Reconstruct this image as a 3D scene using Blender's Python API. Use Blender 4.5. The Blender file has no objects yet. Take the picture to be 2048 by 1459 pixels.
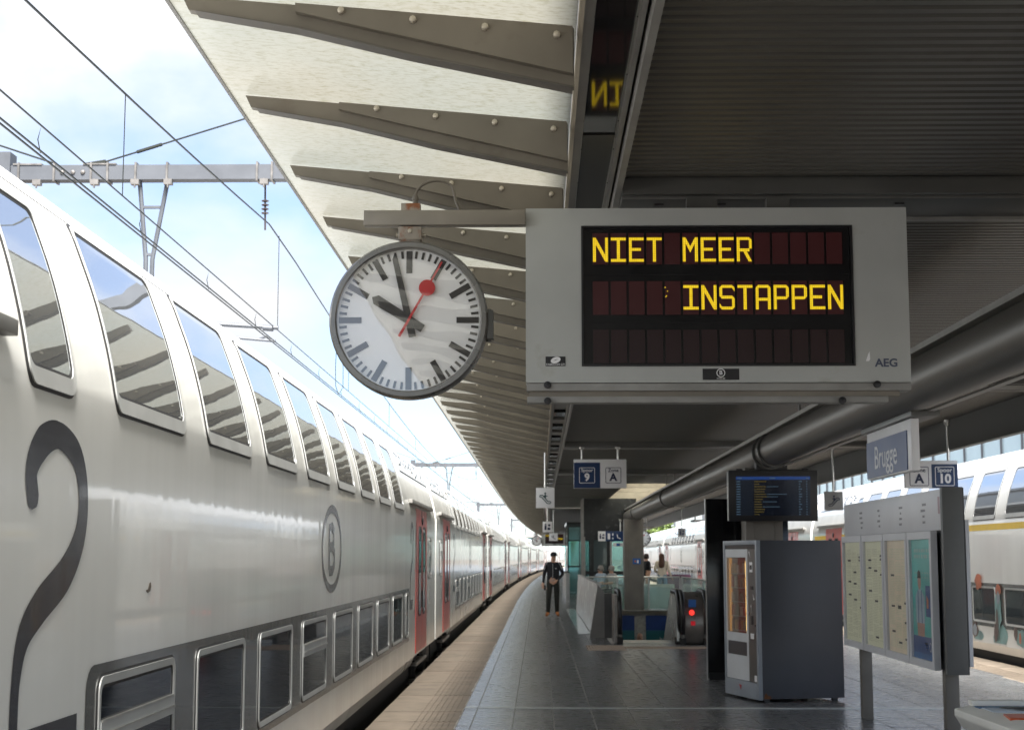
import bpy, bmesh, math, random
from mathutils import Vector, Matrix
random.seed(7)
R = math.radians
S = bpy.context.scene
col = S.collection
# ------------------------------------------------------------------ camera
cd = bpy.data.cameras.new('camera'); cam = bpy.data.objects.new('camera', cd); col.objects.link(cam)
cam.location = (0, 0, 1.65)
cam.rotation_euler = (R(90) + math.atan(382.5/3118), 0, math.atan(54/3118))
cd.sensor_width = 36; cd.lens = 36*3118/2048; cd.clip_start = .1; cd.clip_end = 3000
cd.dof.use_dof = True; cd.dof.focus_distance = 8.0; cd.dof.aperture_fstop = 8.0
S.camera = cam
# ------------------------------------------------------------------ sky and sun
SUN_EL, SUN_AZ = 58, 172     # azimuth clockwise from +Y
w = bpy.data.worlds.new('World'); S.world = w; w.use_nodes = True
nt = w.node_tree; N = nt.nodes; L = nt.links; N.clear()
out = N.new('ShaderNodeOutputWorld'); bg = N.new('ShaderNodeBackground'); bg.inputs[1].default_value = .05
sky = N.new('ShaderNodeTexSky'); sky.sky_type = 'NISHITA'; sky.sun_disc = False
sky.sun_elevation = R(SUN_EL); sky.sun_rotation = R(SUN_AZ); sky.air_density = .75; sky.dust_density = .4; sky.ozone_density = 2.5
tc = N.new('ShaderNodeTexCoord'); sx = N.new('ShaderNodeSeparateXYZ'); L.new(tc.outputs['Generated'], sx.inputs[0])
ad = N.new('ShaderNodeMath'); ad.operation = 'ADD'; ad.inputs[1].default_value = .75; L.new(sx.outputs[2], ad.inputs[0])
mx = N.new('ShaderNodeMath'); mx.operation = 'MAXIMUM'; mx.inputs[1].default_value = .05; L.new(ad.outputs[0], mx.inputs[0])
dx = N.new('ShaderNodeVectorMath'); dx.operation = 'DIVIDE'
cbv = N.new('ShaderNodeCombineXYZ'); [L.new(mx.outputs[0], cbv.inputs[i]) for i in range(3)]
L.new(tc.outputs['Generated'], dx.inputs[0]); L.new(cbv.outputs[0], dx.inputs[1])
mp = N.new('ShaderNodeMapping'); mp.inputs['Location'].default_value = (7.37, 7.9, 7.2); mp.inputs['Scale'].default_value = (1, 1, 1.5)
L.new(dx.outputs[0], mp.inputs[0])
nz = N.new('ShaderNodeTexNoise'); nz.inputs['Scale'].default_value = 4.2; nz.inputs['Detail'].default_value = 7; nz.inputs['Roughness'].default_value = .5
L.new(mp.outputs[0], nz.inputs[0])
rp = N.new('ShaderNodeValToRGB'); rp.color_ramp.elements[0].position = .40; rp.color_ramp.elements[1].position = .62
rp.color_ramp.elements[0].color = (.2, .2, .2, 1); rp.color_ramp.elements[1].color = (1, 1, 1, 1)
L.new(nz.outputs[0], rp.inputs[0])
mixc = N.new('ShaderNodeMixRGB'); L.new(rp.outputs[0], mixc.inputs[0]); L.new(sky.outputs[0], mixc.inputs[1])
gz = N.new('ShaderNodeMapRange'); gz.inputs['From Min'].default_value = 0; gz.inputs['From Max'].default_value = 1; gz.inputs['To Min'].default_value = .62; gz.inputs['To Max'].default_value = 1.86   # standard overcast sky: zenith three times the horizon
L.new(sx.outputs[2], gz.inputs[0]); cm = N.new('ShaderNodeMixRGB'); cm.blend_type = 'MULTIPLY'; cm.inputs[0].default_value = 1; cm.inputs[1].default_value = (4.4, 4.45, 4.6, 1); L.new(gz.outputs[0], cm.inputs[2]); L.new(cm.outputs[0], mixc.inputs[2])
L.new(mixc.outputs[0], bg.inputs[0]); L.new(bg.outputs[0], out.inputs[0])
sl = bpy.data.lights.new('sun', 'SUN'); sl.energy = 4.0; sl.angle = R(30); sl.color = (1, .96, .9)
sun = bpy.data.objects.new('sun', sl); col.objects.link(sun)
az = R(SUN_AZ); el = R(SUN_EL)
sd = Vector((math.sin(az)*math.cos(el), math.cos(az)*math.cos(el), math.sin(el)))
sun.rotation_euler = sd.to_track_quat('Z', 'Y').to_euler(); sun.location = sd*60
S.view_settings.view_transform = 'Standard'; S.view_settings.look = 'None'; S.view_settings.gamma = 1
S.view_settings.use_curve_mapping = False; S.view_settings.exposure = 2.5
S.render.engine = 'CYCLES'; S.cycles.max_bounces = 8; S.cycles.diffuse_bounces = 4

def cv(Y):                       # the tracks and the platform bend to the right
    return 1.3e-4*max(0, Y-50)**2
def hd(Y):                       # heading of that bend
    return -math.atan(2.6e-4*max(0, Y-50))

# ------------------------------------------------------------------ materials
MC = {}
def mat(name, c, rough=.5, metal=0, var=.12, scale=6, bump=0, bscale=60, coat=0, ior=1.45, stretch=(1, 1, 1), rvar=.08, emit=None, es=0, dirt=None, dscale=2., dth=.6, coord='Object', pv=0, spots=None):
    if name in MC: return MC[name]
    m = bpy.data.materials.new(name); m.use_nodes = True; MC[name] = m
    n = m.node_tree.nodes; l = m.node_tree.links; b = n['Principled BSDF']
    b.inputs['Metallic'].default_value = metal; b.inputs['IOR'].default_value = ior
    b.inputs['Coat Weight'].default_value = coat; b.inputs['Coat Roughness'].default_value = .04
    t = n.new('ShaderNodeTexCoord'); mpn = n.new('ShaderNodeMapping'); mpn.inputs['Scale'].default_value = stretch
    if coord == 'World': gq = n.new('ShaderNodeNewGeometry'); l.new(gq.outputs['Position'], mpn.inputs[0])
    else: l.new(t.outputs[coord], mpn.inputs[0])
    z = n.new('ShaderNodeTexNoise'); z.inputs['Scale'].default_value = scale; z.inputs['Detail'].default_value = 5; l.new(mpn.outputs[0], z.inputs[0])
    cr = n.new('ShaderNodeValToRGB'); cr.color_ramp.elements[0].position = .3; cr.color_ramp.elements[1].position = .72
    cr.color_ramp.elements[0].color = tuple(max(0, v*(1-var)) for v in c)+(1,); cr.color_ramp.elements[1].color = tuple(min(1, v*(1+var)) for v in c)+(1,)
    l.new(z.outputs[0], cr.inputs[0]); src = cr.outputs[0]
    if dirt:
        z2 = n.new('ShaderNodeTexNoise'); z2.inputs['Scale'].default_value = dscale; z2.inputs['Detail'].default_value = 8; z2.inputs['Roughness'].default_value = .65; l.new(mpn.outputs[0], z2.inputs[0])
        c2 = n.new('ShaderNodeValToRGB'); c2.color_ramp.elements[0].position = dth; c2.color_ramp.elements[1].position = dth+.12; l.new(z2.outputs[0], c2.inputs[0])
        mm = n.new('ShaderNodeMixRGB'); l.new(c2.outputs[0], mm.inputs[0]); l.new(src, mm.inputs[1]); mm.inputs[2].default_value = tuple(dirt)+(1,); src = mm.outputs[0]
    if pv:
        oi = n.new('ShaderNodeObjectInfo'); pr = n.new('ShaderNodeMapRange'); pr.inputs['To Min'].default_value = 1-pv; pr.inputs['To Max'].default_value = 1+pv; l.new(oi.outputs['Random'], pr.inputs[0])
        pm4 = n.new('ShaderNodeMixRGB'); pm4.blend_type = 'MULTIPLY'; pm4.inputs[0].default_value = 1; l.new(src, pm4.inputs[1]); l.new(pr.outputs[0], pm4.inputs[2]); src = pm4.outputs[0]
    if spots:
        vo = n.new('ShaderNodeTexVoronoi'); vo.inputs['Scale'].default_value = spots[0]; l.new(mpn.outputs[0] if stretch == (1, 1, 1) else gq.outputs['Position'], vo.inputs[0])
        vr = n.new('ShaderNodeValToRGB'); vr.color_ramp.elements[0].position = spots[1]*.8; vr.color_ramp.elements[1].position = spots[1]; vr.color_ramp.elements[0].color = (1, 1, 1, 1); vr.color_ramp.elements[1].color = (0, 0, 0, 1); l.new(vo.outputs['Distance'], vr.inputs[0])
        vm = n.new('ShaderNodeMixRGB'); l.new(vr.outputs[0], vm.inputs[0]); l.new(src, vm.inputs[1]); vm.inputs[2].default_value = tuple(spots[2])+(1,); src = vm.outputs[0]
    l.new(src, b.inputs['Base Color'])
    rr = n.new('ShaderNodeMapRange'); rr.inputs['To Min'].default_value = max(.01, rough-rvar); rr.inputs['To Max'].default_value = min(1, rough+rvar); l.new(z.outputs[0], rr.inputs[0]); l.new(rr.outputs[0], b.inputs['Roughness'])
    if bump:
        z3 = n.new('ShaderNodeTexNoise'); z3.inputs['Scale'].default_value = bscale; z3.inputs['Detail'].default_value = 1.2 if 'train' in name else 3; l.new(mpn.outputs[0], z3.inputs[0])
        bu = n.new('ShaderNodeBump'); bu.inputs['Strength'].default_value = 1; bu.inputs['Distance'].default_value = bump; l.new(z3.outputs[0], bu.inputs['Height']); l.new(bu.outputs[0], b.inputs['Normal'])
        if coat: l.new(bu.outputs[0], b.inputs['Coat Normal'])
    if emit:
        b.inputs['Emission Color'].default_value = tuple(emit)+(1,); b.inputs['Emission Strength'].default_value = es
    return m
def facing(n, l, f0=.04, k=.8):
    lw = n.new('ShaderNodeLayerWeight'); lw.inputs[0].default_value = .5
    pw = n.new('ShaderNodeMath'); pw.operation = 'POWER'; pw.inputs[1].default_value = 5; l.new(lw.outputs['Facing'], pw.inputs[0])
    ma = n.new('ShaderNodeMath'); ma.operation = 'MULTIPLY_ADD'; ma.inputs[1].default_value = k; ma.inputs[2].default_value = f0; l.new(pw.outputs[0], ma.inputs[0]); return ma
def glassmat(name, c, trans=.6, rough=.02, refl=.8):
    if name in MC: return MC[name]
    m = bpy.data.materials.new(name); m.use_nodes = True; MC[name] = m
    n = m.node_tree.nodes; l = m.node_tree.links; n.clear()
    o = n.new('ShaderNodeOutputMaterial'); tr = n.new('ShaderNodeBsdfTransparent'); tr.inputs[0].default_value = tuple(c)+(1,)
    gl = n.new('ShaderNodeBsdfGlossy'); gl.inputs['Roughness'].default_value = rough; gl.inputs[0].default_value = (.9, .95, .95, 1)
    fr = facing(n, l, .03, refl)
    df = n.new('ShaderNodeBsdfDiffuse'); df.inputs[0].default_value = tuple(min(1, v*.8) for v in c)+(1,)
    m0 = n.new('ShaderNodeMixShader'); m0.inputs[0].default_value = trans; l.new(df.outputs[0], m0.inputs[1]); l.new(tr.outputs[0], m0.inputs[2])
    m1 = n.new('ShaderNodeMixShader'); l.new(fr.outputs[0], m1.inputs[0]); l.new(m0.outputs[0], m1.inputs[1]); l.new(gl.outputs[0], m1.inputs[2])
    l.new(m1.outputs[0], o.inputs[0]); return m
def frosted(name, c):
    if name in MC: return MC[name]
    m = bpy.data.materials.new(name); m.use_nodes = True; MC[name] = m
    n = m.node_tree.nodes; l = m.node_tree.links; n.clear()
    o = n.new('ShaderNodeOutputMaterial'); t = n.new('ShaderNodeTexCoord'); mpn = n.new('ShaderNodeMapping'); mpn.inputs['Scale'].default_value = (1.0, 2.6, 1); gq = n.new('ShaderNodeNewGeometry'); l.new(gq.outputs['Position'], mpn.inputs[0])
    z = n.new('ShaderNodeTexNoise'); z.inputs['Scale'].default_value = 22; z.inputs['Detail'].default_value = 9; z.inputs['Roughness'].default_value = .72; l.new(mpn.outputs[0], z.inputs[0])
    cr = n.new('ShaderNodeValToRGB'); cr.color_ramp.elements[0].position = .30; cr.color_ramp.elements[1].position = .52
    cr.color_ramp.elements[0].color = (c[0]*.68, c[1]*.66, c[2]*.54, 1); cr.color_ramp.elements[1].color = tuple(c)+(1,); l.new(z.outputs[0], cr.inputs[0])
    zb = n.new('ShaderNodeTexNoise'); zb.inputs['Scale'].default_value = .8; zb.inputs['Detail'].default_value = 4; l.new(gq.outputs['Position'], zb.inputs[0])
    crb = n.new('ShaderNodeValToRGB'); crb.color_ramp.elements[0].position = .3; crb.color_ramp.elements[1].position = .7
    crb.color_ramp.elements[0].color = (.90, .945, .93, 1); crb.color_ramp.elements[1].color = (1, .975, .9, 1); l.new(zb.outputs[0], crb.inputs[0])
    mu = n.new('ShaderNodeMixRGB'); mu.blend_type = 'MULTIPLY'; mu.inputs[0].default_value = 1; l.new(cr.outputs[0], mu.inputs[1]); l.new(crb.outputs[0], mu.inputs[2])
    tl = n.new('ShaderNodeBsdfTranslucent'); l.new(mu.outputs[0], tl.inputs[0]); df = n.new('ShaderNodeBsdfDiffuse'); l.new(mu.outputs[0], df.inputs[0])
    m0 = n.new('ShaderNodeMixShader'); m0.inputs[0].default_value = .8; l.new(df.outputs[0], m0.inputs[1]); l.new(tl.outputs[0], m0.inputs[2])
    gl = n.new('ShaderNodeBsdfGlossy'); gl.inputs['Roughness'].default_value = .25; fr = facing(n, l, .0)
    m1 = n.new('ShaderNodeMixShader'); l.new(fr.outputs[0], m1.inputs[0]); l.new(m0.outputs[0], m1.inputs[1]); l.new(gl.outputs[0], m1.inputs[2])
    l.new(m1.outputs[0], o.inputs[0]); return m

# ------------------------------------------------------------------ mesh helpers
class MB:
    def __init__(s): s.v = []; s.f = []
    def add(s, vs, fs):
        o = len(s.v); s.v += [tuple(p) for p in vs]; s.f += [tuple(o+i for i in f) for f in fs]; return s
    def box(s, x0, x1, y0, y1, z0, z1):
        vs = [(x, y, z) for z in (z0, z1) for y in (y0, y1) for x in (x0, x1)]
        return s.add(vs, [(0, 2, 3, 1), (4, 5, 7, 6), (0, 1, 5, 4), (2, 6, 7, 3), (0, 4, 6, 2), (1, 3, 7, 5)])
    def prism(s, poly, axis, a, b):
        n = len(poly)
        def P(p, t): return {'x': (t, p[0], p[1]), 'y': (p[0], t, p[1]), 'z': (p[0], p[1], t)}[axis]
        vs = [P(p, a) for p in poly]+[P(p, b) for p in poly]
        return s.add(vs, [tuple(range(n))[::-1], tuple(range(n, 2*n))]+[(i, (i+1) % n, n+(i+1) % n, n+i) for i in range(n)])
    def tube(s, pts, r, n=8, cap=True):
        pts = [Vector(p) for p in pts]; rs = r if isinstance(r, (list, tuple)) else [r]*len(pts); vs = []; fs = []; up = None
        for i, p in enumerate(pts):
            d = (pts[min(i+1, len(pts)-1)]-pts[max(i-1, 0)]).normalized()
            if up is None: up = Vector((0, 0, 1)) if abs(d.z) < .9 else Vector((1, 0, 0))
            u = (up-d*up.dot(d)).normalized(); up = u; q = d.cross(u)
            for k in range(n):
                a = 2*math.pi*k/n; vs.append(p+(u*math.cos(a)+q*math.sin(a))*rs[i])
        for i in range(len(pts)-1):
            for k in range(n): fs.append((i*n+k, i*n+(k+1) % n, (i+1)*n+(k+1) % n, (i+1)*n+k))
        if cap: fs.append(tuple(range(n))[::-1]); m = (len(pts)-1)*n; fs.append(tuple(range(m, m+n)))
        return s.add(vs, fs)
    def cyl(s, p0, p1, r, n=16): return s.tube([p0, p1], r, n)
    def lathe(s, c, axis, prof, n=48):      # prof: (radius, offset along axis)
        vs = []; fs = []; m = len(prof)
        ax = Vector(axis); u = Vector((1, 0, 0)) if abs(ax.x) < .9 else Vector((0, 1, 0)); u = (u-ax*u.dot(ax)).normalized(); q = ax.cross(u)
        for r, t in prof:
            for k in range(n):
                a = 2*math.pi*k/n; vs.append(Vector(c)+ax*t+(u*math.cos(a)+q*math.sin(a))*r)
        for i in range(m-1):
            for k in range(n): fs.append((i*n+k, i*n+(k+1) % n, (i+1)*n+(k+1) % n, (i+1)*n+k))
        return s.add(vs, fs)
    def quad(s, *p): return s.add(p, [tuple(range(len(p)))])
    def mesh(s, name, m, smooth=None, bevel=0, seg=2):
        me = bpy.data.meshes.new(name); me.from_pydata(s.v, [], s.f)
        if bevel or smooth:
            b = bmesh.new(); b.from_mesh(me); bmesh.ops.recalc_face_normals(b, faces=b.faces)
            if bevel: bmesh.ops.bevel(b, geom=list(b.edges), offset=bevel, segments=seg, affect='EDGES', profile=.6)
            b.to_mesh(me); b.free()
        if smooth or bevel: me.shade_smooth(); me.set_sharp_from_angle(angle=R(smooth or 35))
        if m: me.materials.append(m)
        me.update(); return me
    def build(s, name, m, parent=None, smooth=None, bevel=0, seg=2): return ob(name, s.mesh(name, m, smooth, bevel, seg), parent)
def ob(name, me, parent=None, loc=None, rot=None):
    o = bpy.data.objects.new(name, me); col.objects.link(o)
    if parent is not None: o.parent = parent
    if loc: o.location = loc
    if rot: o.rotation_euler = rot
    return o
def tag(o, label=None, cat=None, group=None, kind=None):
    for k, v in (('label', label), ('category', cat), ('group', group), ('kind', kind)):
        if v: o[k] = v
    return o
def thing(name, label, cat, loc=(0, 0, 0), rz=0, group=None):
    o = ob(name, None, None, loc, (0, 0, rz)); o.empty_display_size = .3; return tag(o, label, cat, group)
def bx(name, m, parent, *a, bevel=0): return MB().box(*a).build(name, m, parent, bevel=bevel)
KIDS = {}
def tree(o, parent=None):
    c = o.copy(); col.objects.link(c); c.parent = parent
    for ch in list(o.children): tree(ch, c)
    return c
def text(name, s, size, m, parent, loc, rot=(R(90), 0, 0), ext=.001, ax='CENTER', bold=0, sx=1):
    cu = bpy.data.curves.new(name, 'FONT'); cu.body = s; cu.size = size; cu.extrude = ext; cu.align_x = ax; cu.align_y = 'CENTER'; cu.offset = bold; cu.resolution_u = 4
    t = bpy.data.objects.new(name+'_src', cu); col.objects.link(t); bpy.context.view_layer.update()
    me = bpy.data.meshes.new_from_object(t.evaluated_get(bpy.context.evaluated_depsgraph_get())); bpy.data.objects.remove(t)
    me.name = name; me.materials.clear(); me.materials.append(m); o = ob(name, me, parent, loc, rot); o.scale = (sx, 1, 1); return o

# materials -----------------------------------------------------------
M_body = mat('train_cream_paint', (.79, .795, .765), .2, var=.04, scale=.7, coat=.5, bump=.0016, bscale=2.0, stretch=(1, 2.4, .22), ior=1.5, rvar=.04, dirt=(.66, .66, .62), dscale=1.2, dth=.63)
M_roof = mat('train_roof_paint', (.52, .53, .54), .3, var=.08, scale=1.5, coat=.2, dirt=(.45, .45, .44), dscale=2, dth=.62)
M_band = mat('train_grey_band', (.115, .115, .108), .16, var=.08, scale=1, coat=.5, bump=.0012, bscale=3, stretch=(1, 1.4, .35), ior=1.6)
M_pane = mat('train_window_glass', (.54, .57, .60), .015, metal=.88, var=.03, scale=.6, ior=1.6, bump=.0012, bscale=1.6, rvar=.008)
M_pane2 = mat('train_lower_window_glass', (.014, .017, .024), .03, var=.2, scale=.6, ior=1.42, bump=.0012, bscale=1.6, rvar=.008)
M_frame = mat('window_aluminium', (.46, .47, .46), .4, metal=.2, var=.1, scale=4)
M_seal = mat('rubber_seal', (.012, .012, .013), .5)
M_red = mat('door_red_paint', (.50, .05, .038), .3, var=.12, scale=2, coat=.15)
M_black = mat('black_paint', (.012, .012, .014), .35, var=.3)
M_under = mat('underframe_black', (.02, .019, .018), .7, var=.4, scale=8)
M_steelg = mat('grimy_steel', (.18, .17, .16), .45, metal=.7, var=.3, scale=9)
M_dig = mat('anthracite_print', (.042, .044, .052), .22, var=.05, coat=.2, bump=.0012, bscale=3, stretch=(1, 1.4, .35), ior=1.6)
M_yel = mat('yellow_line', (.85, .56, .02), .4, var=.05, coat=.1)
M_rub = mat('gangway_rubber', (.13, .115, .095), .6, var=.2)
M_tile = mat('slate_tile', (.118, .122, .127), .27, var=.38, scale=7, stretch=(1, 5, 1), bump=.0005, bscale=30, rvar=.12, ior=1.65, dirt=(.155, .154, .15), dscale=.9, dth=.55, coord='World', pv=.16, spots=(1.7, .055, (.045, .044, .042)))
M_grout = mat('grout', (.34, .33, .31), .8, var=.25, scale=12)
M_edge = mat('platform_edge_concrete', (.195, .16, .124), .75, var=.2, scale=5, bump=.002, bscale=80, dirt=(.135, .112, .09), dscale=2.5, dth=.55, coord='World', pv=.09, spots=(2.2, .05, (.12, .10, .085)))
M_mort = mat('worn_mortar', (.42, .40, .37), .8, var=.25, scale=20)
M_conc = mat('concrete', (.26, .25, .235), .8, var=.2, scale=3, bump=.002, bscale=40)
M_alu = mat('brushed_aluminium', (.52, .52, .50), .32, metal=.85, var=.12, scale=8)
M_ball = mat('ballast', (.12, .105, .09), .95, var=.5, scale=25, bump=.03, bscale=25)
M_rib = mat('rib_taupe_paint', (.155, .137, .108), .5, var=.13, scale=3, dirt=(.12, .10, .075), dscale=2.5, dth=.58, coord='World', pv=.07)
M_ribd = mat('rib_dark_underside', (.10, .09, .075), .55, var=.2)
M_cream = mat('cream_fascia', (.42, .37, .29), .5, var=.15, scale=3, dirt=(.3, .27, .2), dscale=3)
M_ceil = mat('ceiling_sheet', (.095, .091, .08), .42, var=.12, scale=1.5, metal=.15, dirt=(.072, .068, .06), dscale=1.5, dth=.6)
M_ceild = mat('ceiling_dark_steel', (.085, .085, .08), .4, var=.2, scale=2, metal=.3)
M_trim = mat('trim_grey', (.25, .245, .23), .45, var=.15)
M_gutg = mat('light_cover_glass', (.035, .035, .032), .06, var=.3, scale=3, ior=1.6, rvar=.02)
M_pipe = mat('pipe_bronze_grey', (.115, .108, .097), .4, metal=.3, var=.12, scale=2, rvar=.05)
M_colm = mat('column_taupe', (.14, .13, .115), .5, var=.15, scale=3)
M_bolt = mat('bolt_zinc', (.42, .38, .31), .45, metal=.5, var=.2)
M_fro = frosted('frosted_glass', (.143, .143, .133)); M_fro2 = frosted('roof_light_glass', (.6, .6, .57))
M_glass = glassmat('clear_green_glass', (.86, .93, .91), .9)
M_tglass = glassmat('teal_glass', (.60, .79, .78), .78)
M_white = mat('white_sign', (.78, .78, .79), .35, var=.04)
M_navy = mat('navy_sign', (.006, .028, .10), .3, var=.1)
M_grey = mat('grey_housing', (.40, .41, .395), .42, var=.06, scale=3, dirt=(.34, .335, .30), dscale=3, dth=.62)
M_rust = mat('rusty_steel', (.26, .23, .19), .6, var=.2, scale=10, dirt=(.20, .07, .025), dscale=14, dth=.5)
M_wood = mat('arm_taupe', (.20, .18, .15), .45, var=.15, scale=4, metal=.2)
M_galv = mat('galvanised_steel', (.085, .092, .105), .55, metal=.3, var=.15, scale=3)
M_wire = mat('wire_copper_dark', (.025, .028, .024), .5, metal=.5)
M_lgrey = mat('light_grey_stone', (.55, .56, .55), .25, var=.1, scale=4)

# ------------------------------------------------------------------ the setting: ground, tracks, platform
gm = MB(); gm.box(-400, 400, -60, 1200, -1.2, -.92)
g = gm.build('ground', M_ball); tag(g, kind='structure')
def strip(mb, x0, x1, z, ys, f=cv):
    for a, b in zip(ys[:-1], ys[1:]):
        mb.quad((x0+f(a), a, z), (x1+f(a), a, z), (x1+f(b), b, z), (x0+f(b), b, z))
def solid(mb, x0, x1, z0, z1, ys):
    vs = []; fs = []
    for y in ys: vs += [(x0+cv(y), y, z0), (x1+cv(y), y, z0), (x1+cv(y), y, z1), (x0+cv(y), y, z1)]
    n = len(ys)
    for i in range(n-1):
        a = i*4; b = a+4
        for k in range(4): fs.append((a+k, a+(k+1) % 4, b+(k+1) % 4, b+k))
    fs += [(3, 2, 1, 0), (4*n-4, 4*n-3, 4*n-2, 4*n-1)]; mb.add(vs, fs)
YS = [-8, 0, 15, 30.3, 40, 48.6, 55, 62]+list(range(70, 330, 8))
HX0, HX1, HY0, HY1 = 1.58, 4.35, 30.9, 48.6           # stair and escalator opening
XL, XR = -1.68, 7.15
pm_ = MB()
solid(pm_, XL+.05, XR-.05, -.95, -.06, [-8, HY0]); solid(pm_, XL+.05, HX0, -.95, -.06, [HY0, HY1]); solid(pm_, HX1, XR-.05, -.95, -.06, [HY0, HY1])
solid(pm_, XL+.05, XR-.05, -.95, -.06, [HY1]+YS[6:])
solid(pm_, XL+.1, XR-.1, -.06, -.004, [-8, HY0]); solid(pm_, XL+.1, HX0, -.06, -.004, [HY0, HY1]); solid(pm_, HX1, XR-.1, -.06, -.004, [HY0, HY1]); solid(pm_, XL+.1, XR-.1, -.06, -.004, [HY1]+YS[6:])
platform = pm_.build('platform', M_grout); tag(platform, kind='structure')
# far floor finish past the countable slabs
FT = 61.0
mb = MB(); solid(mb, -.82, 6.45, -.003, .0, [FT]+[y for y in YS if y > FT]); tag(mb.build('far_paving', M_tile, platform), kind='stuff')
mb = MB(); solid(mb, XL, -.83, -.06, .0, [FT]+[y for y in YS if y > FT]); solid(mb, 6.46, XR, -.06, 0, [FT]+[y for y in YS if y > FT]); tag(mb.build('far_edge_paving', M_edge, platform), kind='stuff')
# floor slabs
PX = .41; PY = .82; xs = [-.82]+[.144+PX*k for k in range(-2, 16)]+[6.45]
tiles = []
yk = -8.2
while yk < FT-.1:
    for a, b in zip(xs[:-1], xs[1:]):
        cxm = (a+b)/2
        if HX0-.2 < cxm < HX1 and HY0-.3 < yk+PY/2 < HY1: continue
        tiles.append((a, b, yk, yk+PY))
    yk += PY
vis = [t for t in tiles if t[2] > 14 and t[2] < 45 and t[0] < .34*t[3]]
vis.sort(key=lambda t: t[2]); vis = vis[:300]; vs_ = set(vis)
meshes = {}
def tilemesh(wd, jj):
    k = (round(wd, 3), jj)
    if k not in meshes:
        mbt = MB().box(-wd/2+.006, wd/2-.006, -PY/2+.002, PY/2-.002, -.02, 0); meshes[k] = mbt.mesh('floor_slab', M_tile)
    return meshes[k]
for i, t in enumerate(vis):
    o = ob('floor_slab', tilemesh(t[1]-t[0], 0), platform, ((t[0]+t[1])/2, (t[2]+t[3])/2, random.uniform(0, .0012)))
    o.rotation_euler = (random.uniform(-1, 1)*.0025, random.uniform(-1, 1)*.0035, 0)
mb = MB()
for t in tiles:
    if t in vs_: continue
    mb.box(t[0]+.006, t[1]-.006, t[2]+.002, t[3]-.002, -.02, random.uniform(0, .0012))
tag(mb.build('floor_slab_field', M_tile, platform), kind='stuff')
# edge slabs with tactile ribs
mb = MB().box(-.43, .43, -.495, .495, -.3, 0)
for k in range(7):
    x = -.02+.058*k; mb.box(x, x+.022, -.495, .495, -.001, .005)
em = mb.mesh('edge_slab', M_edge)
y = -7.5
while y < FT:
    o = ob('edge_slab', em, platform, (XL+.43, y, random.uniform(-.003, .003)), (0, 0, 0))
    if y > 14: ob('edge_slab', em, platform, (XR-.35, y, random.uniform(-.003, .003)), (0, 0, math.pi))
    y += 1.0
mb = MB(); y = 10.
while y < 60:
    wdt = random.choice([.006, .01, .02, .035]); mb.box(-.828-wdt*.6*random.random(), -.822+wdt*.15, y, y+random.uniform(.15, .4), -.01, .0035); y += random.uniform(.2, .55)
mb.build('mortar_seam', M_mort, platform)
for k in range(len(xs)-1):
    for dy in (0, .085):
        bx('joint_rail', M_alu, platform, xs[k]+.002, xs[k+1]-.002, 17.40+dy, 17.455+dy, -.01, .006)
# tactile warning field by the escalator
mb = MB(); mb.box(.86, 1.55, 28.0, 29.55, -.002, .004); mb.box(1.56, 3.4, 28.5, 29.2, -.002, .004)
for i in range(13):
    for j in range(14): mb.box(.88+i*.052, .91+i*.052, 28.04+j*.108, 28.1+j*.108, .004, .010)
for i in range(34):
    for j in range(6): mb.box(1.58+i*.053, 1.61+i*.053, 28.54+j*.108, 28.6+j*.108, .004, .010)
mb.build('tactile_field', mat('tactile_beige', (.36, .29, .23), .7, var=.15), platform)
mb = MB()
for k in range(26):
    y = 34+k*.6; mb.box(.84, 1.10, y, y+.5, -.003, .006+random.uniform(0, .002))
mb.build('floor_glare_slats', mat('pale_glare_slats', (.72, .75, .74), .12, var=.15, metal=.6), platform)  # pale glossy slats stand in for a bright reflection on the floor
for q, lb in (((1.36, 16.15, .12, .03), 'torn scrap of white paper on the slate slabs before the metal joint'), ((.9, 21.5, .04, .012), 'tiny pale scrap on the slate slabs beyond the metal joint')):
    mb = MB(); mb.add([(q[0]-q[2], q[1], .004), (q[0], q[1]-q[3], .006), (q[0]+q[2], q[1]+q[3]*.4, .012), (q[0]+q[2]*.2, q[1]+q[3]*1.6, .005)], [(0, 1, 2, 3)])
    tag(mb.build('paper_scrap', M_white), lb, 'litter')
# tracks
def rails(xc, label):
    t = thing('railway_track', label, 'track', (xc, 0, -.92))
    for sgn in (-1, 1):
        m = MB(); solid(m, sgn*.75-.035, sgn*.75+.035, .16, .32, YS); m.build('rail', M_steelg, t)
    m = MB()
    for k in range(120):
        y = -8+k*.6; m.box(-1.25+cv(y), 1.25+cv(y), y, y+.25, .0, .16)
    tag(m.build('sleeper', M_conc, t), kind='stuff')
rails(-3.175, 'rails on concrete sleepers under the train with the big painted 2')
rails(8.67, 'rails on concrete sleepers under the train with the yellow line')

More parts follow.
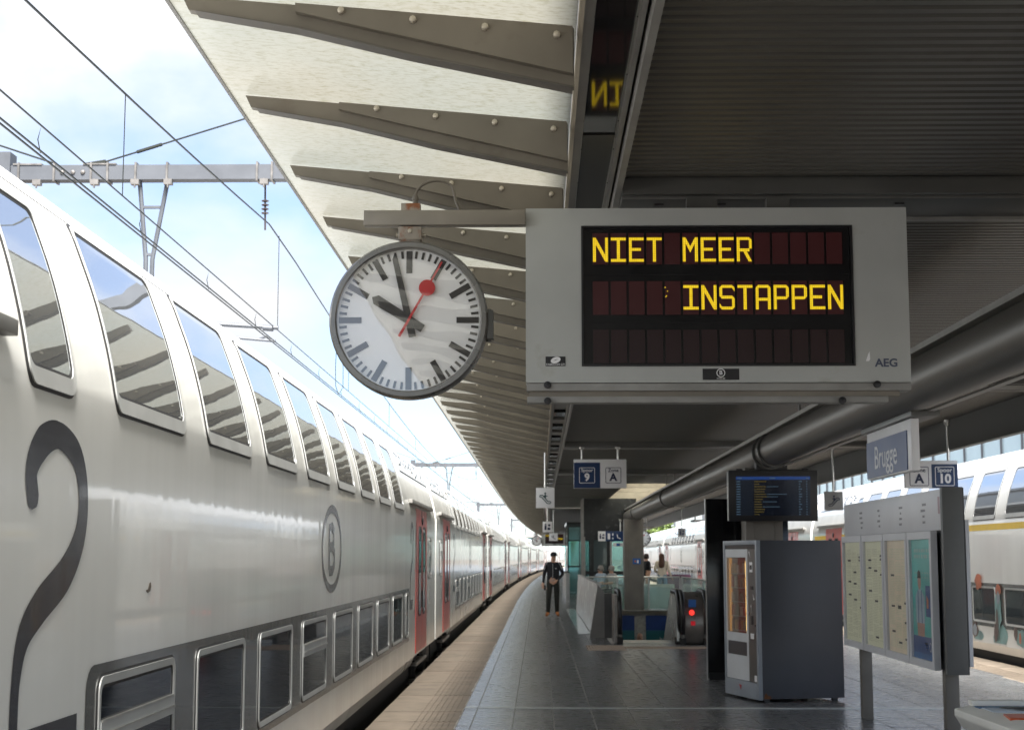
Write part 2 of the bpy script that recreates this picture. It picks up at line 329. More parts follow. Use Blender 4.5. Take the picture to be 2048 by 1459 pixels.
# ------------------------------------------------------------------ trains
PROF = [(.0, .26), (.0, .45), (.0, 2.1), (.0, 2.2), (.002, 2.27), (.012, 2.34), (.045, 2.50), (.1, 2.7), (.168, 2.885), (.222, 3.01), (.31, 3.115), (.42, 3.215), (.56, 3.305), (.8, 3.40), (1.1, 3.47), (1.415, 3.50)]
def cat(P, n=4):
    o = []
    for i in range(len(P)-1):
        a, b = P[i], P[i+1]; k = 1 if b[1] <= 2.3 else n
        for q in range(k):
            t = q/k
            if k == 1: o.append(a); continue
            p0 = P[i-1]; p3 = P[min(i+2, len(P)-1)]
            o.append(tuple(.5*((2*a[j])+(-p0[j]+b[j])*t+(2*p0[j]-5*a[j]+4*b[j]-p3[j])*t*t+(-p0[j]+3*a[j]-3*b[j]+p3[j])*t**3) for j in (0, 1)))
    o.append(P[-1]); return o
PROF = cat(PROF)
def dz(z):
    for (a, p), (b, q) in zip(PROF[:-1], PROF[1:]):
        if p <= z <= q:
            t = (z-p)/(q-p); return a+(b-a)*t
    return 0
def nrm(z):
    e = .01; a = dz(z-e); b = dz(z+e); v = Vector((1, 0, (b-a)/(2*e))); return v.normalized()
def sp(y, z, off=0):
    n_ = nrm(z); return (-dz(z)+n_.x*off, y, z+n_.z*off)
def smoothline(P, n=4):
    o = []
    for i in range(len(P)-1):
        p0 = P[max(i-1, 0)]; p1 = P[i]; p2 = P[i+1]; p3 = P[min(i+2, len(P)-1)]
        for k in range(n):
            t = k/n; o.append(tuple(.5*((2*p1[j])+(-p0[j]+p2[j])*t+(2*p0[j]-5*p1[j]+4*p2[j]-p3[j])*t*t+(-p0[j]+3*p1[j]-3*p2[j]+p3[j])*t**3) for j in (0, 1)))
    o.append(P[-1]); return o
LEN = 26.8; CW = 2.83
def patch(mb, y0, y1, z0, z1, off, nz_=2, edge=True):
    vs = []; fs = []
    for i in range(nz_+1):
        z = z0+(z1-z0)*i/nz_; vs += [sp(y0, z, off), sp(y1, z, off)]
    for i in range(nz_): fs.append((2*i, 2*i+1, 2*i+3, 2*i+2))
    mb.add(vs, fs)
    if edge:
        o = [(y0, z0), (y1, z0), (y1, z1), (y0, z1)]
        for (a, b), (c, d) in zip(o, o[1:]+o[:1]): mb.quad(sp(a, b, off), sp(c, d, off), sp(c, d, -.004), sp(a, b, -.004))
def rrect(y0, y1, z0, z1, r, n=5, m=7):
    pts = []
    for cx, cz, a0, e in ((y1-r, z0+r, -90, 'r'), (y1-r, z1-r, 0, 't'), (y0+r, z1-r, 90, 'l'), (y0+r, z0+r, 180, 'b')):
        for k in range(n+1):
            a = R(a0+90*k/n); pts.append((cx+r*math.cos(a), cz+r*math.sin(a)))
        q = pts[-1]
        nx = {'r': (y1, z1-r), 't': (y0+r, z1), 'l': (y0, z0+r), 'b': (y1-r, z0)}[e]
        for k in range(1, m): pts.append((q[0]+(nx[0]-q[0])*k/m, q[1]+(nx[1]-q[1])*k/m))
    return pts
def ring(mb, A, B, oa, ob_, base=-.003):
    n = len(A)
    vs = [sp(p[0], p[1], base) for p in A]+[sp(p[0], p[1], oa) for p in A]+[sp(p[0], p[1], ob_) for p in B]+[sp(p[0], p[1], base) for p in B]
    fs = []
    for k in range(3):
        for i in range(n): fs.append((k*n+i, k*n+(i+1) % n, (k+1)*n+(i+1) % n, (k+1)*n+i))
    mb.add(vs, fs)
def pane(mb, y0, y1, z0, z1, r, off, nz_=14):
    rows = []
    zs = sorted(set([z0+r*(1-math.cos(R(90*k/4))) for k in range(5)]+[z1-r*(1-math.cos(R(90*k/4))) for k in range(5)]+[z0+r+(z1-z0-2*r)*k/nz_ for k in range(nz_+1)]))
    for z in zs:
        e = 0
        if z < z0+r: e = r-math.sqrt(max(0, r*r-(z0+r-z)**2))
        if z > z1-r: e = r-math.sqrt(max(0, r*r-(z-z1+r)**2))
        rows.append((sp(y0+e, z, off), sp((y0+y1)/2, z, off), sp(y1-e, z, off)))
    vs = [p for rw in rows for p in rw]; fs = []
    for i in range(len(rows)-1):
        for k in (0, 1): fs.append((3*i+k, 3*i+k+1, 3*i+4+k, 3*i+3+k))
    mb.add(vs, fs)
def window(par, y0, y1, z0, z1, r=.1, fw=.05, bot=None, divider=False):
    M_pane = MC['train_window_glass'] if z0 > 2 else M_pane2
    A = rrect(y0, y1, z0, z1, r); B = rrect(y0+.012, y1-.012, z0+.012, z1-.012, r*.9)
    wn = MB(); ring(wn, A, B, .004, .006); wo = wn.build('window', M_seal, par, smooth=30)
    b = bot or fw
    C = rrect(y0+fw, y1-fw, z0+b, z1-fw, r*.6); f = MB(); ring(f, B, C, .012, .010); fo = f.build('frame', M_frame, wo, smooth=30)
    p = MB(); pane(p, y0+fw-.004, y1-fw+.004, z0+b-.004, z1-fw+.004, r*.6, .0035); p.build('pane', M_pane, wo, smooth=60)
    s_ = MB(); D = rrect(y0+fw+.014, y1-fw-.014, z0+b+.014, z1-fw-.014, r*.55); ring(s_, C, D, .0065, .0045); s_.build('seal', M_seal, wo, smooth=30)
    if divider:
        zz = z0+(z1-z0)*.62; dm = MB(); patch(dm, y0+fw, y1-fw, zz-.045, zz+.045, .014); dm.build('divider', M_frame, wo)
        dm = MB(); patch(dm, y0+fw, y1-fw, zz-.012, zz-.004, .022); patch(dm, y0+fw, y1-fw, zz+.04, zz+.047, .02); dm.build('bright_lip', M_alu, wo)
    return wo
def curve_fat(mb, pts, wds, off):
    vs = []; fs = []; n = len(pts)
    for i, (a, b) in enumerate(pts):
        p = pts[max(i-1, 0)]; q = pts[min(i+1, n-1)]; d = Vector((q[0]-p[0], q[1]-p[1])).normalized(); nn = Vector((-d.y, d.x))*wds[i]/2
        vs += [sp(a+nn.x, b+nn.y, off), sp(a-nn.x, b-nn.y, off)]
    for i in range(n-1): fs.append((2*i, 2*i+1, 2*i+3, 2*i+2))
    mb.add(vs, fs)
def digit2(par, y0, width, flip=1):
    # measured centre line of the painted 2 (along the car, height)
    c = [(5.415, 1.815), (5.408, 1.845), (5.375, 1.95), (5.475, 2.045), (5.67, 2.09), (5.90, 2.03), (6.0, 1.895), (5.975, 1.73), (5.81, 1.59), (5.52, 1.475), (5.352, 1.375), (5.29, 1.22), (5.285, 1.03)]
    wd = [.045, .115, .125, .135, .10, .11, .12, .13, .145, .14, .12, .085, .085]
    C2 = []; W2 = []
    cc = smoothline(c, 6)
    for i in range(len(cc)):
        t = i/6; a = int(min(t, len(wd)-2)); W2.append(wd[a]+(wd[a+1]-wd[a])*(t-a))
    C2 = [(y0+(p[0]-5.25)*width, p[1]) for p in cc]
    m = MB(); curve_fat(m, C2, [v*(.6+.4*width) for v in W2], .0025)
    patch(m, y0+.015*width, y0+.76*width, .93, 1.06, .0028, edge=False)
    return m.build('painted_digit', M_dig, par)
def make_car(label, cls1=False, digit=True, vents=True, graffiti=False, group='x', near=True):
    t = thing('train_carriage', label, 'train', group=group)
    P = PROF; full = [(-d, z) for d, z in P]+[(-CW+d, z) for d, z in reversed(P[:-1])]
    ys = [.16, .3]+[.3+26.2*k/26 for k in range(1, 27)]+[LEN-.16]
    n = len(full); vs = []; fs = []
    for y in ys: vs += [(a, y, z) for a, z in full]
    for i in range(len(ys)-1):
        for k in range(n): fs.append((i*n+k, i*n+(k+1) % n, (i+1)*n+(k+1) % n, (i+1)*n+k))
    fs += [tuple(range(n))[::-1], tuple(range((len(ys)-1)*n, len(ys)*n))]
    MB().add(vs, fs).build('body_shell', M_body, t, smooth=50)
    # roof skin above the windows
    rf = MB(); k0 = [i for i, p in enumerate(P) if p[1] > 3.06][0]
    prof2 = [(-d, z+.004) for d, z in P[k0:]]+[(-CW+d, z+.004) for d, z in reversed(P[k0:-1])]
    vs = [(a, y, z) for y in (.2, LEN-.2) for a, z in prof2]; m2 = len(prof2)
    rf.add(vs, [(i, i+1, m2+i+1, m2+i) for i in range(m2-1)]).build('roof', M_roof, t, smooth=60)
    sk = MB(); sk.prism([(-.0, .259), (-.055, .13), (-.3, .13), (-.3, .262)], 'y', 4.45, 22.35); sk.prism([(-CW+.03, .262), (-CW+.055, .13), (-CW+.3, .13), (-CW+.3, .262)], 'y', 4.45, 22.35); sk.build('skirt', M_body, t)
    un = MB(); un.box(-CW+.12, -.12, .5, LEN-.5, -.45, .255); un.box(-CW+.06, -.10, 4.6, 22.2, -.5, .129); un.build('underframe', M_under, t)
    for yc in (3.1, LEN-3.1):
        bg_ = MB(); bg_.box(-.25, -.12, yc-1.7, yc+1.7, -.25, -.05); bo = bg_.build('bogie', M_under, t)
        for wy in (-1.25, 1.25):
            for wx in (-.35, -CW+.35): MB().cyl((wx-.07, yc+wy, -.33), (wx+.07, yc+wy, -.33), .44, 20).build('wheel', M_under, bo)
            MB().box(-.16, -.06, yc+wy-.18, yc+wy+.18, -.42, -.12).build('axle_box', M_under, bo); MB().cyl((-.1, yc+wy*.6, -.2), (-.1, yc+wy*.6, .2), .07, 10).build('damper', M_under, bo)
        st = MB(); st.box(-.2, .01, yc-1.0, yc+1.0, .1, .14); st.box(-.2, .0, yc-1.0, yc+1.0, -.12, -.09); st.build('door_step', M_steelg, t)
    gw = [(-.06-d*.97, z-.01) for d, z in P]+[(-CW+.06+d*.97, z-.01) for d, z in reversed(P[:-1])]
    n = len(gw)
    MB().prism(gw, 'y', LEN-.17, LEN+.17).build('gangway_bellows', M_rub, t, smooth=40)
    en = MB(); en.cyl((-.15, LEN-.1, -.1), (-.15, LEN-.1, .35), .05, 8); en.tube([(-.3, LEN-.3, .1), (-.25, LEN-.1, -.2), (-.25, LEN+.15, -.2), (-.3, LEN+.3, .1)], .035, 6); en.cyl((-.45, LEN-.35, .05), (-.45, LEN+.2, .05), .16, 12); en.build('coupling_hose', M_steelg, t)
    # windows
    for k in range(8): window(t, 6.57+1.8*k, 7.87+1.8*k, 2.235, 3.055, .085, .035, bot=.075)
    window(t, 5.45, 6.02, 2.235, 3.0, .085, .03, bot=.075)
    bd = MB(); A = rrect(6.27, 21.45, .53, 1.225, .1); 
    pane(bd, 6.27, 21.45, .53, 1.225, .1, .0025, 6); bd.build('window_band', M_band, t, smooth=40)
    for k in range(8): window(t, 6.42+1.8*k, 7.75+1.8*k, .575, 1.185, .07, .045, divider=(k in (0, 3)))
    window(t, 20.85, 21.3, .575, 1.185, .07, .04)
    if cls1:
        yl = MB(); patch(yl, .5, LEN-.5, 2.07, 2.17, .0025, edge=False); yl.build('yellow_class_line', M_yel, t)
    # doors
    for yc, sg in ((3.15, -1), (LEN-3.2, 1)):
        d = MB(); patch(d, yc-1.05, yc-.006, .285, 2.33, .008, 6); patch(d, yc+.006, yc+1.05, .285, 2.33, .008, 6); do = d.build('door', M_red, t, smooth=40)
        for q in (-1, 1):
            dm = MB(); y0, y1 = (yc-.62, yc-.2) if q < 0 else (yc+.2, yc+.62)
            pane(dm, y0, y1, .82, 2.06, .09, .0125); dm.build('pane', M_pane, do, smooth=40)
            dr = MB(); ring(dr, rrect(y0-.03, y1+.03, .79, 2.09, .1), rrect(y0, y1, .82, 2.06, .09), .016, .016); dr.build('seal', M_seal, do)
        hm = MB(); hm.box(.004, .03, yc-.02, yc+.02, .9, 1.15); hm.build('handle', M_seal, do)
        lb = MB(); lb.lathe((.006, yc+.0, 2.17), (1, 0, 0), [(.0, .02), (.05, .02), (.06, .0)], 14); lb.build('door_lamp', M_black, do, smooth=40)
        rl = MB(); rl.box(-.02, .032, yc-2.1, yc+2.1, 2.375, 2.43); rl.build('door_rain_gutter', M_trim, t, bevel=.006)
        wy = yc+sg*1.75; window(t, min(wy-.3, wy+.3), max(wy-.3, wy+.3), 1.3, 1.95, .06, .05, divider=True)
        ct = MB(); patch(ct, yc-sg*1.33-.09, yc-sg*1.33+.09, .9, 1.1, .004); patch(ct, wy-.13, wy+.13, .9, 1.14, .003); ct.build('control_plate', M_trim, t)
    if digit:
        digit2(t, 5.40, 1.0); digit2(t, 21.55, .62)
    # round emblem in the middle of the car
    lg = MB(); A = [(13.45+.6*math.cos(2*math.pi*k/48), 1.715+.335*math.sin(2*math.pi*k/48)) for k in range(49)]
    curve_fat(lg, A, [.07+.0*k for k in range(49)], .0025); lo = lg.build('oval_emblem', M_dig, t)
    b = MB(); X0 = 13.28
    bp = [(X0, 1.54), (X0, 1.9), (X0+.17, 1.9), (X0+.27, 1.86), (X0+.27, 1.77), (X0+.17, 1.73), (X0, 1.73), (X0+.2, 1.73), (X0+.32, 1.68), (X0+.32, 1.58), (X0+.2, 1.53), (X0, 1.53)]
    curve_fat(b, bp, [.085]*len(bp), .003); b.build('emblem_letter', M_dig, lo)
    # roof grilles beyond the windows
    if vents:
        for y0, y1 in ((.8, 5.2), (21.4, LEN-.4)):
            vm = MB(); rr_ = random.Random(5)
            for i in range(5):
                for j in range(11):
                    if rr_.random() < .62:
                        yy = y0+.25+(y1-y0-.4)*j/11+.1*rr_.random(); zz = 2.85+.052*i; patch(vm, yy, yy+.12+.14*rr_.random(), zz, zz+.028, .007, 1, False)
            vm.build('roof_grille', M_seal, t)
            ln = MB(); patch(ln, y0, y1, 2.80, 2.815, .006, 1); patch(ln, y0, y0+.015, 2.8, 3.1, .005, 4); ln.build('roof_seam', M_under, t)
    if graffiti:
        gg = MB(); rg = random.Random(3)
        def blob(mbb, cy, cz, ry, rz_, k=14, o=.006):
            vs = [sp(cy, cz, o)]+[sp(cy+ry*(1+.25*rg.uniform(-1, 1))*math.cos(2*math.pi*i/k), max(.29, cz+rz_*(1+.2*rg.uniform(-1, 1))*math.sin(2*math.pi*i/k)), o) for i in range(k)]
            mbb.add(vs, [(0, 1+i, 1+(i+1) % k) for i in range(k)])
        ms = [('graffiti_teal', (.16, .30, .30)), ('graffiti_orange', (.45, .12, .05)), ('graffiti_brown', (.09, .055, .045)), ('graffiti_grey', (.25, .29, .33))]
        sets = {0: [(16.92, .8, .16, .32), (17.0, .42, .3, .15), (18.0, .42, .28, .14), (16.75, .34, .2, .1), (15.7, .36, .3, .1)], 1: [(16.95, 1.13, .13, .1), (15.85, 1.25, .2, .13), (15.1, .45, .3, .1), (17.95, .42, .06, .09)], 2: [(16.85, .62, .07, .22), (16.7, .45, .1, .16), (15.5, .45, .2, .13), (17.75, .5, .1, .12)], 3: [(15.5, .45, .13, .09), (16.95, 1.0, .08, .1), (15.0, .36, .12, .07)]}
        for k, (nm, c) in enumerate(ms):
            for a, bz, ry, rz_ in sets[k]:
                m = MB(); blob(m, a, bz, ry, rz_, o=.004+.0015*k+.016*(bz > .6)); m.build('graffiti_patch', mat(nm, c, .35, var=.35, scale=4, coat=.2), t)
    return t
def place(o, x, y, rz=0): o.location = (x, y, 0); o.rotation_euler = (0, 0, rz)
LX = -1.76; RX = 7.25
carA = make_car('white double-deck carriage with the huge painted digit beside the clock platform', group='carriages of the curved white train')
place(carA, LX, -.15)
LBL = ['carriage coupled behind the one with the huge painted digit', 'third carriage of the curved train, seen past the second gangway', 'fourth carriage of the curved train, entering the bend', 'fifth carriage of the curved train, behind the walking man', 'sixth carriage of the curved train, deep in the bend', 'seventh carriage of the curved train, deep in the bend', 'eighth carriage of the curved train, far along the bend', 'ninth carriage of the curved train, far along the bend', 'last carriage in sight of the curved train, far along the bend']
for i in range(9):
    y = -.15+LEN*(i+1); c = tree(carA); c['label'] = LBL[i]
    a, b = cv(y), cv(y+LEN); place(c, LX+a, y, -math.atan((b-a)/LEN))
carR = make_car('first-class carriage with yellow line and graffiti across the island platform', cls1=True, digit=False, graffiti=True, group='carriages of the train across the platform')
place(carR, RX, 41.9, math.pi)
carS = make_car('red-doored carriage coupled behind the yellow-lined graffiti one', digit=True, group='carriages of the train across the platform')
def placeR(c, y):     # y: near end
    a, b = cv(y), cv(y+LEN); place(c, RX+b, y+LEN, math.pi-math.atan((b-a)/LEN))
placeR(carS, 41.9)
for i, lb in enumerate(['third carriage of the train across the platform, behind the long-haired woman', 'fourth carriage of the train across the platform, near the green tree', 'fifth carriage of the train across the platform, in the bend', 'sixth carriage of the train across the platform, far in the bend']):
    c = tree(carS); c['label'] = lb; placeR(c, 41.9+LEN*(i+1))
MB().prism([(7.16, 1.50), (7.20, 1.505), (7.22, 1.53), (7.24, 1.535), (7.25, 1.515), (7.235, 1.495), (7.19, 1.488)], 'x', .0015, .0035).build('dirt_mark', mat('bird_dirt', (.12, .10, .08), .8, var=.5, scale=60), carA)
# pantograph on the far train
pt = thing('pantograph', 'dark folded pantograph standing on the roof of the train opposite', 'pantograph', (RX+1.4+.3, 84, 3.5))
m = MB(); m.tube([(-.6, 0, .1), (-.4, 2.0, .75), (-.4, .6, 1.25)], .05, 6); m.tube([(.6, 0, .1), (.4, 2.0, .75), (.4, .6, 1.25)], .05, 6); m.build('arm', M_under, pt)
m = MB(); m.tube([(-1, .6, 1.15), (-.8, .6, 1.27), (.8, .6, 1.27), (1, .6, 1.15)], .04, 6); m.build('collector', M_under, pt); bx('base_frame', M_under, pt, -.7, .7, -.5, 1.5, .0, .1)

# ------------------------------------------------------------------ canopy over the platform
can = thing('platform_canopy', 'long platform canopy with taupe ribs, frosted glass edge and dark ribbed ceiling', 'canopy')
RS = 1.279; Y0R = 5.612-14*RS; KR = 1.07; RZ = 3.739
def kr(P): return [(a*KR, b*KR) for a, b in P]
mbk = MB().prism(kr([(-1.25, -.0), (.125, -.127), (.125, -.338), (-.45, -.215), (-.84, -.118), (-1.225, -.052)]), 'y', .008, .055).mesh('rib', M_rib)
def ribfront():
    return MB().prism(kr([(-.845, -.042), (.12, -.131), (.12, -.30), (-.60, -.132), (-.845, -.072)]), 'y', -.03, .006).mesh('rib_plate', M_rib)
mfr = ribfront()
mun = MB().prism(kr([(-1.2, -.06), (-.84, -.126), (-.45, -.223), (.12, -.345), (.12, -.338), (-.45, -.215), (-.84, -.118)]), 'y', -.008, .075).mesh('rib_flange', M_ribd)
mbolt = MB().lathe((0, 0, 0), (0, -1, 0), [(.0, .018), (.009, .018), (.013, .015), (.014, 0)], 8).mesh('bolt', M_bolt, smooth=50)
gp = MB().quad((-1.412, .0, .016), (.1445, .0, -.125), (.1445, RS-.0, -.125), (-1.412, RS-.0, .016)).mesh('glass_panel', M_fro)
NR = 150
for k in range(NR):
    y = Y0R+RS*k; rz = hd(y); e = ob('rib', mbk, can, (cv(y), y, RZ), (0, 0, rz))
    if y < 140:
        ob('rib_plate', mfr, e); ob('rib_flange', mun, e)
    if y < 36:
        for bxx, bz in ((-.684, -.073), (-.434, -.107), (-.184, -.135), (.064, -.164)): ob('bolt', mbolt, e, (bxx*KR, -.03, bz*KR))
    ob('glass_panel', gp, can, (cv(y), y, RZ), (0, 0, rz))
YC = [-14, 8.1, 17.2, 26.8, 35.5, 42.4, 50, 61.5]+list(range(70, 186, 8))
m = MB(); solid(m, -1.42, -1.405, RZ+.008, RZ+.026, YC); m.build('glass_edge_strip', M_trim, can)
m = MB(); solid(m, .1465, .165, 3.57, 3.80, YC); m.build('fascia_beam', M_cream, can)
m = MB(); solid(m, .166, .205, 3.60, 3.80, YC); m.build('channel_lip', M_trim, can)
m = MB(); solid(m, .372, .392, 3.60, 3.80, YC); m.build('channel_lip', M_trim, can)
m = MB(); solid(m, .206, .371, 3.78, 3.80, YC); m.build('channel_back', M_black, can)
# glazed light covers and open bays of the service channel
y = -5.7; k = 0
while y < 120:
    L_ = 2.55 if y < 18 else 1.1
    c = cv(y)
    if y < 18:
        bx('light_cover', M_gutg if y < 7 else M_ceild, can, .207+c, .370+c, y, y+L_, 3.655, 3.675)
        for xx in (.200, .366): bx('cover_rail', M_alu if k % 2 else M_trim, can, xx+c, xx+.012+c, y, y+L_, 3.64, 3.654)
        if y > 3:
            m = MB()
            for q in range(4):
                for xx in (.206, .372): m.lathe((xx, y+.2+q*.7, 3.64), (0, 0, -1), [(0, .003), (.006, .003), (.006, 0)], 8)
            m.build('cover_screw', M_black, can)
    else:
        bx('light_cover', M_gutg if k % 2 else M_trim, can, .21+c, .368+c, y, y+L_*.55, 3.62, 3.66)
    y += L_+.05; k += 1
# ceiling: ribbed sheet in bays, split round the roof light
def sheet(x0, x1, y0, y1, z=3.6, pitch=.086, c=0):
    vs = []; fs = []; n = int((y1-y0)/pitch)
    for i in range(n):
        a = y0+i*pitch
        for dy, dzz in ((0, .018), (.012, .0), (pitch-.030, .0), (pitch-.018, .018)): vs += [(x0+c, a+dy, z+dzz), (x1+c, a+dy, z+dzz)]
    vs += [(x0+c, y1, z+.018), (x1+c, y1, z+.018)]
    for i in range(len(vs)//2-1): fs.append((2*i, 2*i+1, 2*i+3, 2*i+2))
    return MB().add(vs, fs)
CX0, CX1 = .44, 5.9
bays = [(-13.5, 7.98), (8.66, 17.1), (17.7, 26.7), (27.1, 35.4), (35.9, 42.3)]
for a, b in bays: sheet(CX0, CX1, a, b).build('ceiling_sheet', M_ceil, can)
for a, b in ((42.5, 51.9), (52.1, 61.4)):
    sheet(CX0, 2.35, a, b).build('ceiling_sheet', M_ceil, can); sheet(3.85, CX1, a, b).build('ceiling_sheet', M_ceil, can)
m = MB(); solid(m, CX0, CX1, 3.6, 3.63, [61.6]+[y for y in YC if y > 61.6]); m.build('ceiling_sheet', M_ceil, can)
for q in (7.98, 17.1, 26.7, 35.4):
    x1 = CX1
    bx('cross_beam', M_ceild, can, CX0, x1, q+.02, q+.06, 3.53, 3.62); bx('cross_beam', M_ceild, can, CX0, x1, q+.10, q+.55, 3.52, 3.60, bevel=.004)
    bx('beam_lip', M_trim, can, CX0, x1, q+.56, q+.60, 3.505, 3.60)
    if q < 12:
        for xx in (.62, .95, 1.9, 1.84):
            bx('beam_clip', M_black, can, xx, xx+.05, q+.2+.2*(xx == 1.84), q+.24+.2*(xx == 1.84), 3.512, 3.52)
for q in (26.95, 62.7): bx('sign_rail', mat('pale_rail', (.62, .60, .56), .4, var=.1), can, CX0+cv(q), CX1-.1+cv(q), q, q+.05, 3.55, 3.597)
m = MB(); solid(m, .405, .437, 3.545, 3.64, YC); m.build('ceiling_trim', M_trim, can)
m = MB(); solid(m, CX1, CX1+.09, 3.165, 3.72, YC); m.build('ceiling_trim', M_ceild, can)
m = MB(); solid(m, CX1+.095, CX1+.125, 3.17, 3.25, YC); m.build('roof_gutter', M_trim, can)
# roof deck (opaque above), with the roof light left open
m = MB(); solid(m, .12, CX1+.1, 3.82, 3.95, [-14, 42.4]); solid(m, .12, 2.35, 3.82, 3.95, [42.4, 61.5]); solid(m, 3.85, CX1+.1, 3.82, 3.95, [42.4, 61.5]); solid(m, .12, CX1+.1, 3.82, 3.95, [61.5]+[y for y in YC if y > 61.5]); m.build('roof_deck', M_ceild, can)
for k in range(6):
    y = 43.6+k*3.1; bx('roof_light_beam', M_cream, can, 2.35, 3.85, y, y+.12, 3.55, 3.82)
for x in (2.34, 3.83): bx('roof_light_curb', M_cream, can, x, x+.03, 42.4, 61.5, 3.60, 3.94)
MB().quad((2.36, 42.42, 3.952), (3.84, 42.42, 3.952), (3.84, 61.48, 3.952), (2.36, 61.48, 3.952)).build('roof_light_pane', M_fro2, can)
# the long tube and its columns
m = MB(); m.tube([(3.0, -4, 3.0), (3.0, 20, 3.0)], .2, 40); m.build('tube_beam', M_pipe, can, smooth=40)
m = MB(); m.tube([(3.0, 20.1, 3.0), (3.0, 50, 2.97), (3.02, 68, 2.96)], .2, 32); m.build('tube_beam', M_pipe, can, smooth=40)
for y in (19.8, 20.3, 36.0, 47.6):
    m = MB(); m.lathe((3.0, y, 3.0), (0, 1, 0), [(.205, 0), (.235, 0), (.235, .07), (.205, .07)], 32); m.build('tube_collar', M_ceild, can, smooth=40)
m = MB(); m.box(2.86, 3.0, -4, 68, 3.19, 3.21); m.box(2.855, 2.862, -4, 68, 3.19, 3.235); m.build('tube_ledge', M_trim, can)
bx('tube_slot_rail', M_trim, can, 3.10, 3.16, -4, 68, 2.80, 2.815)
for y, wd in ((20.75, .44), (48.9, .56)):
    xx = 2.94 if y < 30 else 2.93
    m = MB(); m.box(xx-wd/2, xx+wd/2, y-wd/2, y+wd/2, 0, 2.8); m.box(xx-wd/2-.02, xx-wd/2+.08, y-wd/2-.012, y+wd/2+.012, 0, 2.8); m.box(xx+wd/2-.08, xx+wd/2+.02, y-wd/2-.012, y+wd/2+.012, 0, 2.8); m.build('column', M_colm, can, bevel=.006)
    for yy in (y-.5, y+.5): pass
for y in (8.35, 17.4, 35.7):
    for xx in (2.9, 3.08): bx('tube_hanger', M_ceild, can, xx, xx+.02, y-.05, y+.05, 3.15, 3.55)
m = MB()
for xx in (.146, 5.91): m.box(xx, xx+.02, -5, 60, 3.79, 3.818)
m.build('roof_packer', M_ceild, can)

# ------------------------------------------------------------------ passenger information display
dsp = thing('departure_display', 'grey LED departure display with yellow letters hanging from the near ceiling', 'display', (.928, 8.0, 2.435))
def D(x): return x-.928
def DZ(z): return z-2.435
# housing as four bars round the screen recess, then a back box
for a in ((-.067, .222, 2.539, 3.455), (1.632, 1.915, 2.539, 3.455), (.2221, 1.6319, 3.361, 3.455), (.2221, 1.6319, 2.539, 2.623)):
    bx('housing_panel', M_grey, dsp, D(a[0]), D(a[1]), 0, .03, DZ(a[2]), DZ(a[3]))
bx('housing', M_grey, dsp, D(-.0665), D(1.9145), .0301, .13, DZ(2.5395), DZ(3.4545))
for a in ((.2221, .232, 2.623, 3.361), (1.622, 1.6319, 2.623, 3.361), (.2321, 1.6219, 3.352, 3.361), (.2321, 1.6219, 2.623, 2.632)):
    bx('screen_bezel', M_black, dsp, D(a[0]), D(a[1]), -.006, .029, DZ(a[2]), DZ(a[3]))
M_scr = mat('screen_black', (.006, .006, .007), .22, var=.2)
bx('screen', M_scr, dsp, D(.2322), D(1.6218), .018, .030, DZ(2.6322), DZ(3.3518))
M_cell = mat('led_cell_dark_red', (.012, .003, .004), .4, var=.3, emit=(.10, .006, .008), es=.025)
M_cell2 = mat('led_cell_unlit', (.008, .003, .004), .4, var=.3, emit=(.06, .005, .008), es=.01)
def ledmat():
    m = mat('led_yellow', (.1, .08, .01), .5, var=.1, emit=(1, .66, .0), es=.18)
    n = m.node_tree.nodes; l = m.node_tree.links; b = n['Principled BSDF']; t = n.new('ShaderNodeTexCoord'); br = n.new('ShaderNodeTexBrick')
    br.offset = 0; br.inputs['Scale'].default_value = 1; br.inputs['Brick Width'].default_value = .0095; br.inputs['Row Height'].default_value = .0095; br.inputs['Mortar Size'].default_value = .0009
    br.inputs['Color1'].default_value = (1, .72, .02, 1); br.inputs['Color2'].default_value = (.9, .6, .01, 1); br.inputs['Mortar'].default_value = (.35, .2, .0, 1)
    cb_ = n.new('ShaderNodeSeparateXYZ'); c2 = n.new('ShaderNodeCombineXYZ'); l.new(t.outputs['Object'], cb_.inputs[0]); l.new(cb_.outputs[0], c2.inputs[0]); l.new(cb_.outputs[2], c2.inputs[1]); l.new(c2.outputs[0], br.inputs[0]); l.new(br.outputs[0], b.inputs['Emission Color']); return m
M_led = ledmat()
